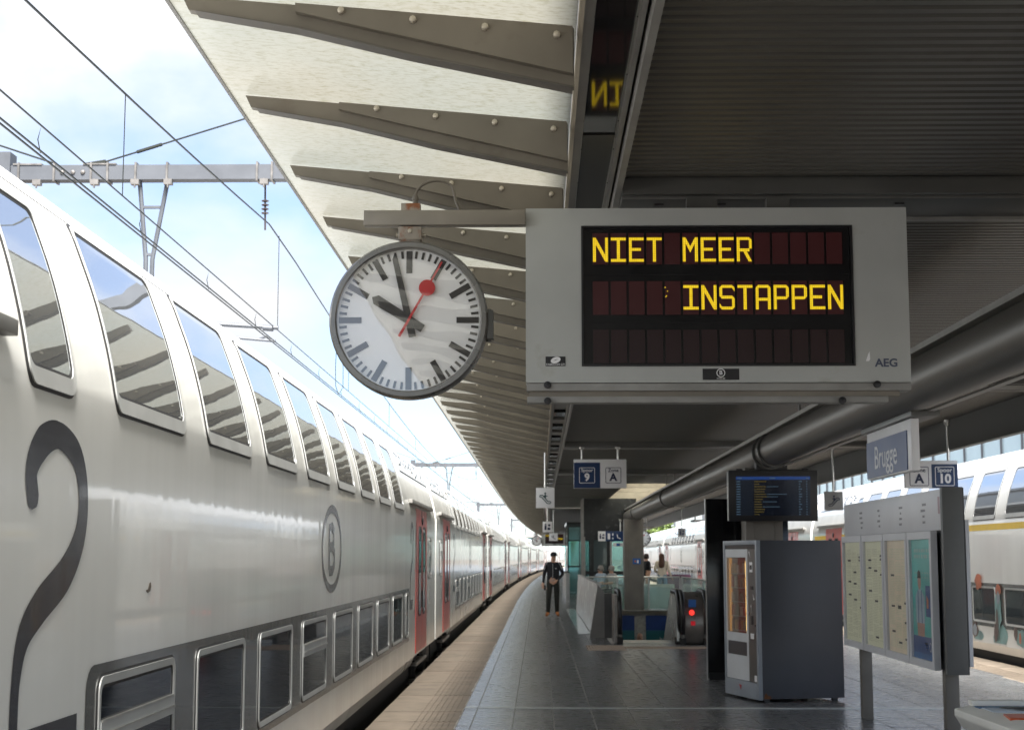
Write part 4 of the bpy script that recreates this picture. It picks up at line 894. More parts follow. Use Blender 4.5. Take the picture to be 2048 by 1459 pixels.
m = MB(); m.prism([(.05, 2.0), (.11, 2.0), (.11, 2.14), (.05, 2.14)], 'x', -.0015, -.0002); m.build('notice_sticker', mat('sticker_pink', (.45, .33, .36), .5), tbd)

# ------------------------------------------------------------------ waste sorting unit
bn = thing('recycling_bin', 'white waste sorting unit with blue and orange openings', 'bin', (1.83, 6.0, 0))
M_bw = mat('bin_white', (.76, .77, .74), .4, var=.06, scale=4, dirt=(.6, .6, .55), dscale=5, dth=.64)
bw = 1.0
bx('cabinet', M_bw, bn, .07, bw-.07, .06, .98, .06, .90, bevel=.01); bx('plinth', M_bdk, bn, .1, bw-.1, .1, .94, 0, .061)
m = MB(); m.prism([(0, .955), (.035, .90), (bw-.035, .90), (bw, .955), (bw, .985), (.08, 1.0), (0, .985)], 'y', 0, 1.05); m.build('lid', M_bw, bn, bevel=.006)
bx('rear_rim', M_bw, bn, .06, bw, .985, 1.045, 1.001, 1.025, bevel=.006)
M_bb = mat('bin_blue', (.03, .12, .26), .4); M_bo = mat('bin_orange', (.55, .09, .015), .4)
bx('blue_inlay', M_bb, bn, .07, bw-.05, .90, .975, .996, 1.003)
bx('pale_inlay', mat('bin_pale_blue', (.45, .52, .6), .4), bn, .08, bw-.05, .72, .895, .998, 1.003)
m = MB(); m.prism([(.06, .42), (bw-.05, .42), (bw-.05, .60), (.085, .60)], 'z', .994, 1.006); m.build('orange_inlay', M_bo, bn)
m = MB(); m.prism([(.22, .20), (bw-.05, .20), (bw-.05, .30), (.26, .30)], 'z', .994, 1.005); m.build('maroon_inlay', mat('bin_maroon', (.14, .015, .03), .4), bn)
text('inlay_text', 'PAPIER', .085, M_white, bn, (.37, .51, 1.0075), rot=(0, 0, 0), ext=.0006)
m = MB()
for cx, cy, r in ((.26, .80, .07), (.21, .88, .06), (.5, .82, .07), (.46, .9, .06), (.7, .8, .06)): m.lathe((cx, cy, 1.0045), (0, 0, 1), [(0, 0), (r, 0)], 20)
m.build('insert_hole', M_black, bn)

# ------------------------------------------------------------------ escalator well
well = MB()
zb = -5.2
well.quad((HX0, HY0, zb), (HX1, HY0, zb), (HX1, HY1, zb), (HX0, HY1, zb))
well.quad((HX0-.01, HY0, zb), (HX0-.01, HY1, zb), (HX0-.01, HY1, -.05), (HX0-.01, HY0, -.05)); well.quad((HX1+.01, HY0, zb), (HX1+.01, HY1, zb), (HX1+.01, HY1, -.05), (HX1+.01, HY0, -.05))
well.quad((HX0, HY1+.01, zb), (HX1, HY1+.01, zb), (HX1, HY1+.01, -.05), (HX0, HY1+.01, -.05)); well.quad((HX0, HY0-.01, zb), (HX1, HY0-.01, zb), (HX1, HY0-.01, -.05), (HX0, HY0-.01, -.05))
wo = well.build('well_walls', M_conc, platform)
bx('well_edge', mat('edge_beige', (.33, .30, .24), .5), platform, HX0, HX1, HY1-.06, HY1+.02, -.10, .012)
M_pw = mat('well_poster_blue', (.01, .035, .15), .4); M_pt = mat('well_poster_teal', (.012, .10, .12), .4)
for a, b in ((1.62, 2.92), (3.27, 4.2)):
    po = thing('wall_poster', 'dark blue and teal wall poster in the well, '+('left of the column line' if a < 2 else 'right side with white lettering'), 'poster', ((a+b)/2, HY1-.07, -1.7))
    hw = (b-a)/2; bx('upper_field', M_pw, po, -hw, hw, 0, .02, 1.1, 1.55); bx('lower_field', M_pt, po, -hw, hw, 0, .02, 0, 1.099)
    if a > 3:
        text('poster_text', 'Sa. Winkel', .08, M_white, po, (.12, -.004, .86), ext=.001); text('poster_text', 'P', .42, M_white, po, (-.15, -.004, .55), ext=.001, bold=.01); text('poster_text', '1', .25, M_white, po, (.02, -.004, .66), ext=.001, bold=.006); text('poster_text', 'F', .42, M_white, po, (.26, -.004, .55), ext=.001, bold=.01)
    else: text('poster_text', 'F', .42, M_white, po, (.56, -.004, .55), ext=.001, bold=.01)
M_inox = mat('stainless', (.55, .54, .50), .25, metal=.7, var=.15, scale=2.5, rvar=.1); M_hand = mat('handrail_black', (.010, .010, .011), .35)
M_inoxd = mat('stainless_dark', (.24, .22, .2), .3, metal=.6, var=.25, scale=3)
esc = thing('escalator', 'stainless escalator going down between two rounded newels with black handrails', 'escalator', (2.05, 29.9, 0))
SLP = .577
def newel_poly(o=0):
    pts = [(1.0, -.08), (.12+o, 0.0)]
    for k in range(0, 9):
        a = R(200-110*k/8); pts.append((.58+(.56-o)*math.cos(a), .52+(.46-o)*math.sin(a)))
    pts += [(1.5, .98-o), (8.5, .98-o-7*SLP), (8.5, -.08-7*SLP), (1.5, -.08)]
    return pts
def balustrade(par, x, wd, thick=True):
    m = MB(); m.prism(newel_poly(.05), 'x', x-wd/2, x+wd/2); m.build('balustrade', M_inox, par, smooth=30)
    path = [(x, 1.0, .06), (x, .3, .08), (x, .1, .2)]
    for k in range(0, 9):
        a = R(200-110*k/8); path.append((x, .58+.56*math.cos(a), .52+.46*math.sin(a)))
    path += [(x, 1.5, .985), (x, 8.5, .985-7*SLP)]
    m = MB(); m.tube(path[2:], .042, 10); o = m.build('handrail', M_hand, par, smooth=50)
    bx('newel_base', M_under, par, x-wd/2-.01, x+wd/2+.01, .06, .5, 0, .12)
balustrade(esc, -.52, .09); balustrade(esc, .60, .09)
bx('inner_cladding', M_inoxd, esc, -.62, -.57, .1, 1.2, .02, .92)
m = MB()
for k in range(16): m.box(-.46, .54, 1.5+.4*k, 1.93+.4*k, -.23*(k+1)-.2, -.23*k-.02)
m.build('step_treads', M_inoxd, esc); bx('comb_plate', M_alu, esc, -.46, .54, .45, 1.49, -.03, .006)
e2 = thing('escalator', 'second escalator balustrade pair with red stop light, beside the black totem', 'escalator', (2.9, 29.75, 0))
balustrade(e2, -.19, .08); balustrade(e2, .25, .08)
m = MB(); m.prism([(.2, .02), (.1, .3), (.12, .6), (.25, .85), (.5, .96), (1.4, .96), (1.4, .02)], 'x', -.145, .205); m.build('front_cladding', M_inoxd, e2, smooth=35)
bx('blue_notice', mat('notice_blue', (.01, .10, .35), .4), e2, -.08, .06, .105, .125, .70, .84)
m = MB(); m.lathe((-.02, .11, .60), (0, -1, 0), [(0, .02), (.045, .018), (.05, 0)], 20); m.build('stop_light', mat('stop_red_lit', (.6, .02, .02), .3, emit=(1, .03, .02), es=.35), e2)
bx('emergency_button', mat('button_red', (.5, .01, .02), .4, emit=(.6, .01, .02), es=.06), e2, -.04, .04, .08, .11, .36, .44)
bx('side_skirt', M_inox, e2, -.30, -.25, .2, 1.6, .06, .5)
# leaning parapet and buttress
pw = thing('leaning_parapet', 'pale stone parapet leaning along the escalator well with grey end', 'parapet', (1.03, 32.3, 0))
m = MB(); m.prism([(.10, 0), (.20, 0), (.23, 1.07), (.16, 1.07)], 'y', .13, 16.0); m.build('stone_face', M_lgrey, pw)
m = MB(); m.prism([(0, 0), (.30, 0), (.30, .93), (.17, 1.07)], 'y', 0, .12); m.build('end_buttress', mat('buttress_grey', (.17, .17, .165), .5, var=.08), pw)
bx('dark_cheek', mat('cheek_dark', (.06, .06, .06), .4), pw, .301, .47, .0, .3, 0, .90); bx('chrome_strip', M_alu, pw, .471, .52, -.02, .1, 0, .86)
bx('parapet_cap', M_lgrey, pw, .14, .25, .13, 16, 1.071, 1.10)
# glass balustrades round the well
def glassrail(label, x0, x1, y0, y1, h=1.02, n=3, low=False, cat_='glass balustrade'):
    t = thing('glass_balustrade', label, cat_, ((x0+x1)/2, (y0+y1)/2, 0)); d = Vector((x1-x0, y1-y0, 0)); ln_ = d.length; t.rotation_euler = (0, 0, math.atan2(d.y, d.x))
    for k in range(n): a = -ln_/2+ln_*k/n; bx('glass_pane', M_glass, t, a+.02, a+ln_/n-.02, -.008, .008, .04, h-.02)
    for k in range(n+1): a = -ln_/2+ln_*k/n; bx('post', M_alu, t, a-.018, a+.018, -.02, .02, 0, h-.02)
    m = MB(); m.cyl((-ln_/2, 0, h), (ln_/2, 0, h), .022, 10); m.build('top_rail', M_alu, t)
    return t
glassrail('glass balustrade across the far end of the escalator well', 1.45, 4.35, 48.75, 48.75, n=3)
glassrail('glass balustrade on the side of the well toward the yellow-lined train', 4.4, 4.4, 33, 48.7, n=5)
bt = thing('glass_planter_rail', 'low pale green framed glass box beyond the escalator well', 'glass box', (3.25, 49.6, 0))
M_pg = mat('pale_green_frame', (.42, .47, .40), .35, var=.08)
bx('top_frame', M_pg, bt, -.95, 1.0, -.05, .35, .69, .78, bevel=.006)
for xx in (-.95, -.1, .94): bx('leg', M_pg, bt, xx, xx+.06, -.05, .0, 0, .69)
for a, b in ((-.88, -.11), (-.03, .93)): bx('pane', glassmat('frosty_green_glass', (.62, .78, .74), .45), bt, a, b, -.03, -.015, .03, .685)

# ------------------------------------------------------------------ lift, shelter
lift = thing('glass_lift', 'dark steel and glass lift tower behind the escalator well', 'lift', (2.35, 52.6, 0))
M_ld = mat('lift_dark', (.022, .024, .025), .25, var=.2)
for xx in (-.86, -.58, -.02, .86):
    for yy in (0, 1.7): bx('post', M_ld if xx != -.86 else M_trim, lift, xx-.05, xx+.05, yy-.05, yy+.05, 0, 3.58)
for z in (.05, 1.05, 2.2, 3.2):
    bx('crossbar', M_ld, lift, -.81, .81, -.045, .045, z, z+.1); bx('crossbar', M_ld, lift, -.81, .81, 1.66, 1.74, z, z+.1)
bx('header', M_ld, lift, -.85, .85, -.06, .0, 2.3, 3.58)
bx('side_glass', glassmat('lift_dark_glass', (.25, .32, .33), .6), lift, -.53, -.08, -.01, .01, .15, 2.2); bx('door_glass', M_glass, lift, .03, .81, -.01, .01, .15, 2.2)
bx('rear_glass', M_tglass, lift, -.8, .8, 1.69, 1.71, .15, 3.2); bx('door_jamb', M_alu, lift, .02, .08, -.06, -.02, .05, 2.25); bx('door_jamb', M_alu, lift, .45, .50, -.06, -.02, .05, 2.25)
for k in range(7): bx('grille_bar', M_trim, lift, .55+k*.045, .565+k*.045, -.055, -.02, .1, 1.6)
bx('cabin_floor', M_inoxd, lift, -.8, .8, .1, 1.6, .0, .045); bx('shaft_panel', M_ld, lift, -.56, -.05, .06, .1, .15, 3.2)
ls = sign('lift_sign', 'navy pictogram sign in front of the lift', 1.95, 3.02, 51.9, 2.15, 2.48, rail=2.86, hx=[.2], back=M_navy)
bx('white_field', M_white, ls, -.535, -.29, -.004, -.0003, .003, .327); pict(ls, -.41, .16, .8, M_txt)
m = MB(); m.box(-.22, -.14, -.005, -.0005, .06, .26); m.box(-.07, -.03, -.005, -.0005, .06, .12); m.box(-.07, -.03, -.005, -.0005, .18, .26); m.tube([(.09, -.004, .22), (.11, -.004, .12), (.2, -.004, .08)], .02, 5); m.box(.32, .44, -.005, -.0005, .08, .25); m.box(.30, .46, -.005, -.0005, .2, .22); m.build('white_pictogram', M_white, ls)
bx('lift_notice', M_white, lift, .12, .48, -.068, -.061, 1.98, 2.1); bx('blue_label', mat('notice_blue', (.01, .10, .35), .4), lift, .24, .35, -.072, -.0685, 2.0, 2.08)
nb = thing('column_notice', 'small blue notice fixed to the far column', 'notice', (3.02, 48.6, 1.42)); bx('plate', mat('notice_blue', (.01, .10, .35), .4), nb, -.13, .11, -.01, .008, 0, .17); bx('pictogram', M_white, nb, .0, .05, -.012, -.0101, .03, .12); bx('pictogram', mat('poster_orange', (.5, .17, .04), .4), nb, -.08, -.03, -.012, -.0101, .05, .11)
shl = thing('glass_shelter', 'teal glass waiting shelter between the train and the lift', 'shelter', (1.95, 67, 0))
for xx in (-.72, -.1, .75):
    for yy in (0, 5): bx('post', M_ld, shl, xx-.03, xx+.03, yy-.03, yy+.03, 0, 3.1)
for a, b in ((-.69, -.13), (-.07, .72)):
    bx('pane', M_tglass, shl, a, b, -.008, .008, .05, 1.2); bx('pane', M_tglass, shl, a, b, -.008, .008, 1.26, 2.3); bx('pane', M_tglass, shl, a, b, 4.99, 5.01, .05, 2.9); bx('pane', M_tglass, shl, a, b, -.008, .008, 2.36, 2.9)
for z in (1.2, 2.3, 2.9): bx('rail', M_ld, shl, -.75, .78, -.03, .03, z, z+.06)
bx('pane', M_tglass, shl, -.73, -.715, .03, 4.97, .05, 2.9); bx('roof', M_ld, shl, -.78, .8, -.1, 5.1, 2.97, 3.1); bx('bench', M_pg, shl, -.2, .6, 1.5, 4, .42, .48)
wp = thing('white_parapet', 'low white parapet panel beside the walking man', 'parapet', (1.0, 58, 0)); bx('panel', M_lgrey, wp, .0, .10, 0, 9, 0, .98); bx('cap_rail', M_alu, wp, -.02, .12, 0, 9, .985, 1.02); bx('foot', M_alu, wp, -.02, .12, -.03, -.001, 0, 1.02)
bnch = thing('stone_bench', 'dark bench under the two seated men', 'bench', (2.15, 50.2, 0)); bx('seat', M_lgrey, bnch, -.45, .45, -.1, .4, .42, .50, bevel=.01)
for xx in (-.35, .3): bx('leg', M_bdk, bnch, xx, xx+.06, 0, .3, 0, .42)
pbx = thing('purple_kiosk', 'plum-coloured cabinet beyond the woman in jeans', 'cabinet', (5.05, 57, 0)); bx('body', mat('plum', (.075, .02, .05), .45, var=.1), pbx, -.42, .42, 0, .5, .05, 1.0, bevel=.01); bx('base', M_black, pbx, -.38, .38, .05, .45, 0, .051)

# ------------------------------------------------------------------ people
SK = mat('skin', (.56, .33, .23), .5, var=.08)
def person(label, loc, rz, J, cols, hair=None, cap=None, glasses=False, extra=None, bald=False):
    """J overrides joints; cols: dict region->material"""
    B = dict(pel=(0, 0, .96), spi=(0, 0, 1.16), che=(0, -.01, 1.36), nec=(0, 0, 1.50), hea=(0, -.02, 1.60), top=(0, -.02, 1.71))
    for s, n_ in ((-1, 'l'), (1, 'r')):
        B.update({'sh'+n_: (s*.185, 0, 1.43), 'el'+n_: (s*.25, .03, 1.15), 'wr'+n_: (s*.23, -.05, .91), 'ha'+n_: (s*.225, -.07, .83), 'hi'+n_: (s*.10, 0, .90), 'kn'+n_: (s*.11, -.02, .50), 'an'+n_: (s*.11, .02, .09), 'to'+n_: (s*.13, -.15, .035)})
    B.update(J); rad = dict(pel=(.15, .12), spi=(.15, .115), che=(.175, .125), nec=(.058, .058), hea=(.075, .09), top=(.06, .075))
    for n_ in 'lr': rad.update({'sh'+n_: (.075,)*2, 'el'+n_: (.05,)*2, 'wr'+n_: (.032,)*2, 'ha'+n_: (.036, .022), 'hi'+n_: (.095,)*2, 'kn'+n_: (.078,)*2, 'an'+n_: (.058,)*2, 'to'+n_: (.045, .035)})
    E_ = [('pel', 'spi', 'torso'), ('spi', 'che', 'torso'), ('che', 'nec', 'torso'), ('nec', 'hea', 'head'), ('hea', 'top', 'head')]
    for n_ in 'lr': E_ += [('che', 'sh'+n_, 'torso'), ('sh'+n_, 'el'+n_, 'arm'), ('el'+n_, 'wr'+n_, 'fore'), ('wr'+n_, 'ha'+n_, 'hand'), ('pel', 'hi'+n_, 'leg'), ('hi'+n_, 'kn'+n_, 'leg'), ('kn'+n_, 'an'+n_, 'leg'), ('an'+n_, 'to'+n_, 'foot')]
    for n_, s in (('l', -1), ('r', 1)):     # five fingers, the thumb from the side of the palm
        wv = Vector(B['wr'+n_]); hv = Vector(B['ha'+n_]); d = (hv-wv).normalized(); sd_ = d.cross(Vector((0, 0, 1)) if abs(d.z) < .9 else Vector((0, 1, 0))).normalized()
        for f, (o, l1) in enumerate(((-.028, .075), (-.010, .085), (.010, .08), (.027, .062))):
            a = 'f%s%d' % (n_, f); B[a+'a'] = tuple(hv+sd_*o+d*l1*.55); B[a+'b'] = tuple(hv+sd_*o+d*l1+Vector((0, -.012, -.012))); rad[a+'a'] = rad[a+'b'] = (.0095,)*2; E_ += [('ha'+n_, a+'a', 'hand'), (a+'a', a+'b', 'hand')]
        a = 'th'+n_; B[a+'a'] = tuple(wv+(hv-wv)*.45-sd_*.045); B[a+'b'] = tuple(hv-sd_*.055+d*.02); rad[a+'a'] = rad[a+'b'] = (.011,)*2; E_ += [('wr'+n_, a+'a', 'hand'), (a+'a', a+'b', 'hand')]
    ks = list(B); me = bpy.data.meshes.new('person'); me.from_pydata([B[k] for k in ks], [(ks.index(a), ks.index(b)) for a, b, c in E_], [])
    o = bpy.data.objects.new('person_src', me); col.objects.link(o); md = o.modifiers.new('skin', 'SKIN'); md.use_smooth_shade = True
    for i, k in enumerate(ks): sv = me.skin_vertices[0].data[i]; sv.radius = rad[k]; sv.use_root = (k == 'pel')
    o.modifiers.new('sub', 'SUBSURF').levels = 2; bpy.context.view_layer.update()
    m2 = bpy.data.meshes.new_from_object(o.evaluated_get(bpy.context.evaluated_depsgraph_get())); bpy.data.objects.remove(o); m2.name = 'person'; m2.materials.clear()
    regs = list(cols); [m2.materials.append(cols[k]) for k in regs]
    segs = [(Vector(B[a]), Vector(B[b]), c) for a, b, c in E_]
    for p in m2.polygons:
        best = None
        for a, b, c in segs:
            ab = b-a; t = max(0, min(1, (p.center-a).dot(ab)/max(1e-9, ab.length_squared))); dd = (p.center-(a+ab*t)).length
            if best is None or dd < best[0]: best = (dd, c)
        p.material_index = regs.index(best[1] if best[1] in regs else 'head')
    m2.shade_smooth()
    r = thing('person', label, 'person', loc, rz); ob('body', m2, r)
    hv = Vector(B['hea'])
    if hair:
        m = MB()
        for i in range(7):
            pass
        prof = [(0, .155), (.05, .15), (.085, .11), (.10, .05), (.098, 0)]+([(.10, -.10), (.115, -.22), (.10, -.32), (.03, -.36)] if hair[1] else [(.088, -.03)])
        m.lathe(tuple(hv+Vector((0, .02, .0))), (0, 0, 1), prof, 20); ho = m.build('hair', hair[0], r, smooth=60)
        if hair[1]: ho.scale = (1, .9, 1); ho.location = (0, .055, 0)
    if cap:
        m = MB(); m.lathe(tuple(hv+Vector((0, .015, .06))), (0, 0, 1), [(0, .115), (.05, .108), (.088, .07), (.10, .0)], 20); m.prism([(hv.x-.075, hv.y-.07), (hv.x-.06, hv.y-.14), (hv.x, hv.y-.155), (hv.x+.06, hv.y-.14), (hv.x+.075, hv.y-.07)], 'z', hv.z+.06, hv.z+.072); m.build('cap', cap, r, smooth=50)
    m = MB(); m.lathe(tuple(hv+Vector((0, -.085, -.005))), (0, -1, 0), [(.016, 0), (.012, .02), (0, .028)], 8); m.build('nose', SK, r, smooth=60)
    m = MB(); [m.lathe(tuple(hv+Vector((q, -.0825, .025))), (0, -1, 0), [(0, .006), (.010, .003), (.011, 0)], 8) for q in (-.03, .03)]; m.box(hv.x-.022, hv.x+.022, hv.y-.088, hv.y-.083, hv.z-.048, hv.z-.040); m.build('eyes_and_mouth', mat('eye_dark', (.05, .025, .02), .4), r)
    if glasses: m = MB(); m.box(hv.x-.062, hv.x+.062, hv.y-.098, hv.y-.09, hv.z+.008, hv.z+.042); m.build('sunglasses', M_black, r)
    if extra: extra(r)
    return r
BLK = mat('black_cloth', (.012, .012, .016), .8, var=.3); OLV = mat('dark_olive_cloth', (.03, .031, .026), .85, var=.3); ORS = mat('orange_shoe', (.42, .15, .04), .6); JEAN = mat('denim', (.10, .19, .28), .85, var=.25); CRM = mat('cream_knit', (.55, .48, .38), .9, var=.1); BRN = mat('brown_hair', (.07, .03, .016), .6, var=.3, scale=20, stretch=(6, 6, 1)); GRYH = mat('grey_hair', (.28, .26, .24), .7); LBL_ = mat('light_blue_cloth', (.30, .38, .46), .85); BGE = mat('beige_cloth', (.40, .36, .30), .85); WCL = mat('white_trim', (.4, .4, .41), .7)
def jacket(r):
    m = MB(); m.box(-.006, .006, -.145, -.118, .98, 1.46); m.build('zip_stripe', WCL, r)
    for s in (-1, 1): m = MB(); m.tube([(s*.15, -.07, 1.49), (s*.21, -.075, 1.40), (s*.245, -.06, 1.28)], .008, 6); m.build('sleeve_stripe', WCL, r)
    m = MB(); m.box(.06, .11, -.146, -.135, 1.31, 1.335); m.build('chest_badge', WCL, r)
    m = MB(); m.tube([(-.155, 0, .985), (-.11, -.125, .985), (.11, -.125, .985), (.155, 0, .985)], .006, 6); m.build('hem_trim', WCL, r)
    m = MB(); m.box(-.25, -.20, -.10, -.085, .72, .86); m.build('phone', M_black, r)
person('man in cap, black jacket with white stripes, and orange shoes walking on the platform', (.385, 43.7, 0), R(-4), {'elr': (.27, .04, 1.16), 'wrr': (.12, -.17, .99), 'har': (.05, -.19, .95), 'wrl': (-.27, -.06, .92), 'hal': (-.27, -.08, .85), 'pel': (.01, .01, .95), 'knl': (-.12, -.10, .5), 'anl': (-.14, -.07, .09), 'tol': (-.18, -.23, .035), 'knr': (.10, .0, .5), 'anr': (.10, .08, .1), 'tor': (.15, -.08, .035), 'hea': (.02, -.03, 1.60), 'top': (.025, -.03, 1.71)}, dict(torso=BLK, arm=BLK, fore=BLK, hand=SK, head=SK, leg=OLV, foot=ORS), cap=BLK, extra=jacket)
sit = {'pel': (0, 0, .58), 'spi': (0, .02, .78), 'che': (0, .0, .98), 'nec': (0, -.02, 1.12), 'hea': (0, -.04, 1.22), 'top': (0, -.04, 1.33)}
for s, n_ in ((-1, 'l'), (1, 'r')): sit.update({'sh'+n_: (s*.185, 0, 1.05), 'el'+n_: (s*.24, -.12, .82), 'wr'+n_: (s*.14, -.36, .80), 'ha'+n_: (s*.10, -.43, .79), 'hi'+n_: (s*.10, -.02, .56), 'kn'+n_: (s*.12, -.45, .54), 'an'+n_: (s*.12, -.45, .09), 'to'+n_: (s*.12, -.62, .035)})
person('seated man in light blue shirt and sunglasses beside the lift', (1.98, 50.35, 0), R(-50), sit, dict(torso=LBL_, arm=LBL_, fore=SK, hand=SK, head=SK, leg=BGE, foot=BLK), hair=(GRYH, 0), glasses=True)
person('seated man in pale grey shirt and sunglasses nearer the well', (2.32, 50.1, 0), R(-60), sit, dict(torso=mat('pale_grey_cloth', (.36, .36, .35), .85), arm=MC['pale_grey_cloth'], fore=SK, hand=SK, head=SK, leg=OLV, foot=BLK), hair=(GRYH, 0), glasses=True)
person('woman with long brown hair in cream jumper and blue jeans', (4.25, 54.5, 0), R(165), {'wrr': (.16, -.2, 1.1), 'har': (.1, -.26, 1.12), 'wrl': (-.3, -.05, .98), 'hal': (-.33, -.08, .91)}, dict(torso=CRM, arm=CRM, fore=CRM, hand=SK, head=SK, leg=JEAN, foot=BLK), hair=(BRN, 1))
person('dark-haired person in black top behind the far column', (3.78, 55.5, 0), R(-70), {}, dict(torso=BLK, arm=BLK, fore=SK, hand=SK, head=SK, leg=OLV, foot=BLK), hair=(mat('dark_hair', (.03, .015, .01), .6), 0))
person('balding person riding up the escalator, only the head above the floor', (2.18, 34.4, -1.70), R(10), {}, dict(torso=BGE, arm=BGE, fore=BGE, hand=SK, head=SK, leg=OLV, foot=BLK))
person('person in dark top sitting inside the teal glass shelter', (1.95, 69.6, 0), R(20), sit, dict(torso=BLK, arm=BLK, fore=SK, hand=SK, head=SK, leg=BGE, foot=BLK), hair=(MC['dark_hair'], 0))

# ------------------------------------------------------------------ overhead line
GY = [18.4, 79, 140, 201, 262]
GN = ['nearest grey overhead line gantry with a hanging V frame', 'second overhead line gantry, above the second carriage gangway', 'third overhead line gantry further down the track', 'fourth overhead line gantry far down the track', 'last overhead line gantry in sight down the track']
XW = -3.175
for i, y in enumerate(GY):
    c = cv(y); gt = thing('overhead_gantry', GN[i], 'gantry', (c, y, -.92), group='overhead line gantries'); z0 = .92
    bx('crossbeam', M_galv, gt, -6.42, 14.5, -.09, .09, 6.16+z0, 6.34+z0)
    for xx in (-6.5, 14.4): m = MB(); m.box(xx-.12, xx+.12, -.12, .12, 0, 6.5+z0); m.build('mast', M_galv, gt)
    m = MB(); m.tube([(-4.83, 0, 6.16+z0), (-4.73, 0, 5.2+z0), (-4.72, 0, 4.3+z0)], .028, 8); m.tube([(-4.49, 0, 6.16+z0), (-4.65, 0, 5.2+z0), (-4.655, 0, 4.3+z0)], .028, 8); m.box(-4.78, -4.57, -.02, .02, 5.82+z0, 5.85+z0); m.box(-4.74, -4.63, -.02, .02, 5.24+z0, 5.27+z0); m.build('drop_frame', M_galv, gt, smooth=40)
    m = MB()
    for xx in (-6.28, -5.85, -5.4, -5.2, -4.86, -4.48, -3.39, -3.21): m.box(xx-.012, xx+.012, -.11, .11, 6.14+z0, 6.37+z0)
    for xx in (-6.05, -5.35, -4.86, -4.46, -3.30): m.box(xx-.05, xx+.05, -.13, -.05, 6.09+z0, 6.155+z0); m.cyl((xx, -.12, 6.05+z0), (xx, -.12, 6.16+z0), .012, 6)
    for xx in (-5.75, -5.62, -5.5): m.lathe((xx, -.09, 6.25+z0), (0, -1, 0), [(0, .02), (.025, .015), (.03, 0)], 8)
    m.box(-5.5, -5.1, -.1, .1, 6.341+z0, 6.36+z0); m.box(-6.35, -6.0, -.1, .1, 6.341+z0, 6.36+z0); tag(m.build('clamp', M_steelg, gt), kind='stuff')
    m = MB(); m.cyl((XW-.13, 0, 6.15+z0), (XW-.12, 0, 5.55+z0), .012, 8)
    for q in range(4): m.lathe((XW-.125, 0, 5.74+z0+.05*q), (0, 0, 1), [(.01, 0), (.045, .012), (.045, .022), (.01, .035)], 14)
    m.build('insulator', mat('insulator_dark', (.05, .04, .04), .3), gt, smooth=50)
    m = MB(); m.tube([(-4.68, 0, 4.46+z0), (XW+.06, 0, 4.36+z0)], .026, 8); m.tube([(-4.68, 0, 4.34+z0), (XW+.03, 0, 4.20+z0)], .018, 8); m.cyl((XW-.12, 0, 4.36+z0), (XW+.0, 0, 4.35+z0), .035, 10); m.tube([(XW-.16, 0, 4.23+z0), (XW-.07, 0, 4.26+z0), (XW-.01, 0, 4.20+z0)], .014, 6); m.build('registration_arm', M_galv, gt, smooth=40)
    m = MB(); a = Vector((-5.29, 0, 6.39+z0)); b = Vector((13.6, 0, 6.39+z0+.313*18.89)); m.cyl(a, a+(b-a)*.3, .011, 6); tb_ = a+(b-a)*.025; m.tube([a+(b-a)*.022+Vector((0, 0, q)) for q in (0,)]+[a+(b-a)*.038], .022, 6); m.cyl(a+(b-a)*.3, b, .011, 6); m.cyl((-5.9, 0, 6.39+z0), (-9.5, 0, 7.6+z0), .011, 6); m.cyl((-5.5, 0, 6.36+z0), (-5.25, 0, 6.40+z0), .03, 6); m.build('stay_wire', M_wire, gt)
    bx('stay_mast', M_galv, gt, 13.5, 13.8, -.1, .1, 0, 12.6+z0)
ow = thing('overhead_wires', 'overhead contact and catenary wires above the curved white train', 'wires', (XW, 0, 0))
def wire(nm, f, r, dx_=0, ys=None):
    ys = ys or [-8+2.0*k for k in range(150)]
    m = MB(); m.tube([(cv(y)+dx_, y, f(y)) for y in ys], r, 5); m.build(nm, M_wire, ow)
def span(y, lo, hi):
    g0 = 18.4-60.6
    t = ((y-g0) % 60.6)/60.6; return lo+(hi-lo)*(2*t-1)**2
fm = lambda y: span(y, 4.62, 5.56) if not (-12 < y < 60) else 5.56-(.0042 if y < 18.4 else .012)*min(abs(y-18.4), 14)**2*(1.0)
fm = lambda y: span(y, 4.60, 5.56)
fa = lambda y: 4.38+.0*y; fc = lambda y: 4.20
wire('main_catenary', fm, .009); wire('auxiliary_catenary', fa, .0065); wire('contact_wire', fc, .0075, -.02); wire('contact_wire', lambda y: 4.195, .0075, .025)
m = MB()
for y in [4.5+3.55*k-3.55*3 for k in range(75)]:
    if fm(y)-fa(y) > .25 and int(y/3.55) % 2: m.cyl((cv(y), y, fa(y)), (cv(y), y, fm(y)), .004, 4)
for y in [2+2.55*k for k in range(100)]: m.tube([(cv(y), y, 4.2), (cv(y)-.02, y, 4.29), (cv(y), y, 4.38), (cv(y)+.02, y, 4.29), (cv(y), y, 4.2)], .0035, 4)
m.tube([(0, 24.5, 4.2), (-.03, 24.4, 4.32), (-.03, 24.35, 4.6), (.0, 24.3, 5.3)], .006, 5); m.tube([(0, 24.5, 4.2), (.06, 24.6, 4.3), (.06, 24.6, 4.6), (.02, 24.6, 5.3)], .006, 5)
tag(m.build('dropper', M_wire, ow), kind='stuff')
# line over the other track
o2 = thing('overhead_wires', 'overhead wires above the train across the platform', 'wires', (8.67, 0, 0))
for f, r in ((fm, .009), (fc, .009)):
    m = MB(); m.tube([(cv(y), y, f(y)) for y in [-8+4*k for k in range(70)]], r, 5); m.build('wire', M_wire, o2)

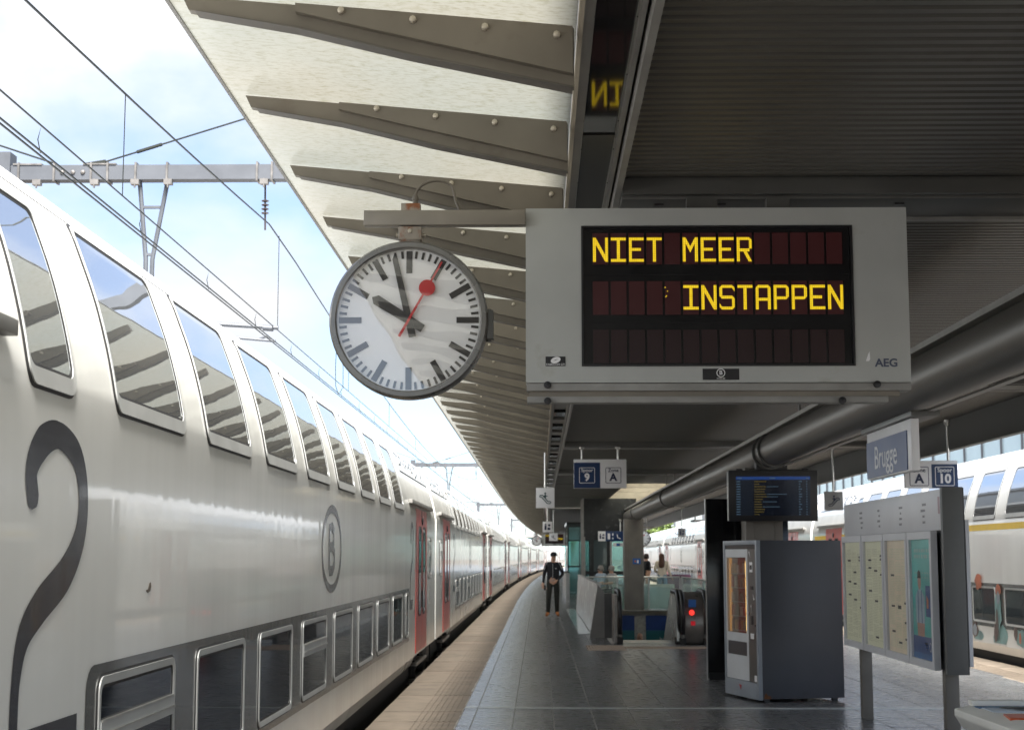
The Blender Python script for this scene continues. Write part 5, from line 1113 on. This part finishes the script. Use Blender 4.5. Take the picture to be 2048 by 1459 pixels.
# ------------------------------------------------------------------ background
gl2 = thing('glass_hall', 'pale glazed wall rising behind the train across the platform', 'glass wall', (13.6, 24, -.92))
M_pgl = mat('pale_glazing', (.30, .37, .40), .12, var=.08, scale=.5, ior=1.5)
for k in range(44):
    bx('glass_pane', M_pgl, gl2, 0, .03, k*2.0+.03, k*2.0+1.97, 1.0, 7.6)
    bx('mullion', M_galv, gl2, -.05, .08, k*2.0-.03, k*2.0+.03, .0, 7.7)
bx('sill', M_conc, gl2, -.1, .12, -.05, 88, 0, 1.0); bx('top_rail', M_galv, gl2, -.06, .1, -.05, 88, 7.7, 7.85)
far = thing('glass_footbridge', 'far teal glazed building closing the view down the track', 'building', (-2, 300, -.92))
bx('wall', mat('teal_building', (.20, .34, .34), .3, var=.2, scale=.3), far, -22, 8, 0, 10, 0, 6.2)
for k in range(12): bx('window', mat('teal_window', (.22, .38, .38), .08, var=.3, scale=1), far, -21.5+k*2.45, -19.4+k*2.45, -.1, -.002, 3.0, 5.7)
bx('roof', M_conc, far, -22.3, 8.3, -.3, 10.3, 6.201, 6.6)
M_leaf = mat('leaf_green', (.085, .13, .022), .6, var=.5, scale=2); M_bark = mat('bark', (.09, .07, .05), .9, var=.3)
def tree_(label, loc, h, r, n=1600, seed=1):
    t = thing('leafy_tree', label, 'tree', loc); rg = random.Random(seed)
    m = MB(); m.tube([(0, 0, 0), (.1, 0, h*.3), (0, .1, h*.55), (.1, 0, h*.8)], [.22, .18, .12, .04], 8)
    for k in range(6): a = k*1.05; m.tube([(0, 0, h*(.35+.05*k)), (r*.4*math.cos(a), r*.4*math.sin(a), h*(.5+.05*k)), (r*.7*math.cos(a), r*.7*math.sin(a), h*(.6+.05*k))], [.09, .05, .02], 6)
    m.build('trunk', M_bark, t, smooth=60); m = MB()
    cl = [(rg.uniform(-.7, .7)*r, rg.uniform(-.7, .7)*r, h*(.45+.5*rg.random()), rg.uniform(.28, .45)*r) for k in range(22)]
    for k in range(n):
        c = rg.choice(cl); d = Vector((rg.gauss(0, 1), rg.gauss(0, 1), rg.gauss(0, 1))).normalized()*c[3]*rg.uniform(.6, 1.05); p = Vector(c[:3])+d
        u = Vector((rg.gauss(0, 1), rg.gauss(0, 1), rg.gauss(0, 1))).normalized(); v = u.cross(Vector((rg.gauss(0, 1), rg.gauss(0, 1), rg.gauss(0, 1)))).normalized(); s_ = rg.uniform(.12, .24)
        m.quad(p-u*s_, p+v*s_*.5, p+u*s_, p-v*s_*.5)
    m.build('crown', M_leaf, t); return t
tree_('bright green tree seen past the far column above the train roof', (11.9, 160, -.9), 6.6, 2.6, 2600)
tree_('leafy tree far behind the glazed building at the end of the track', (4.5, 318, -.9), 6, 3, 1600, 2)
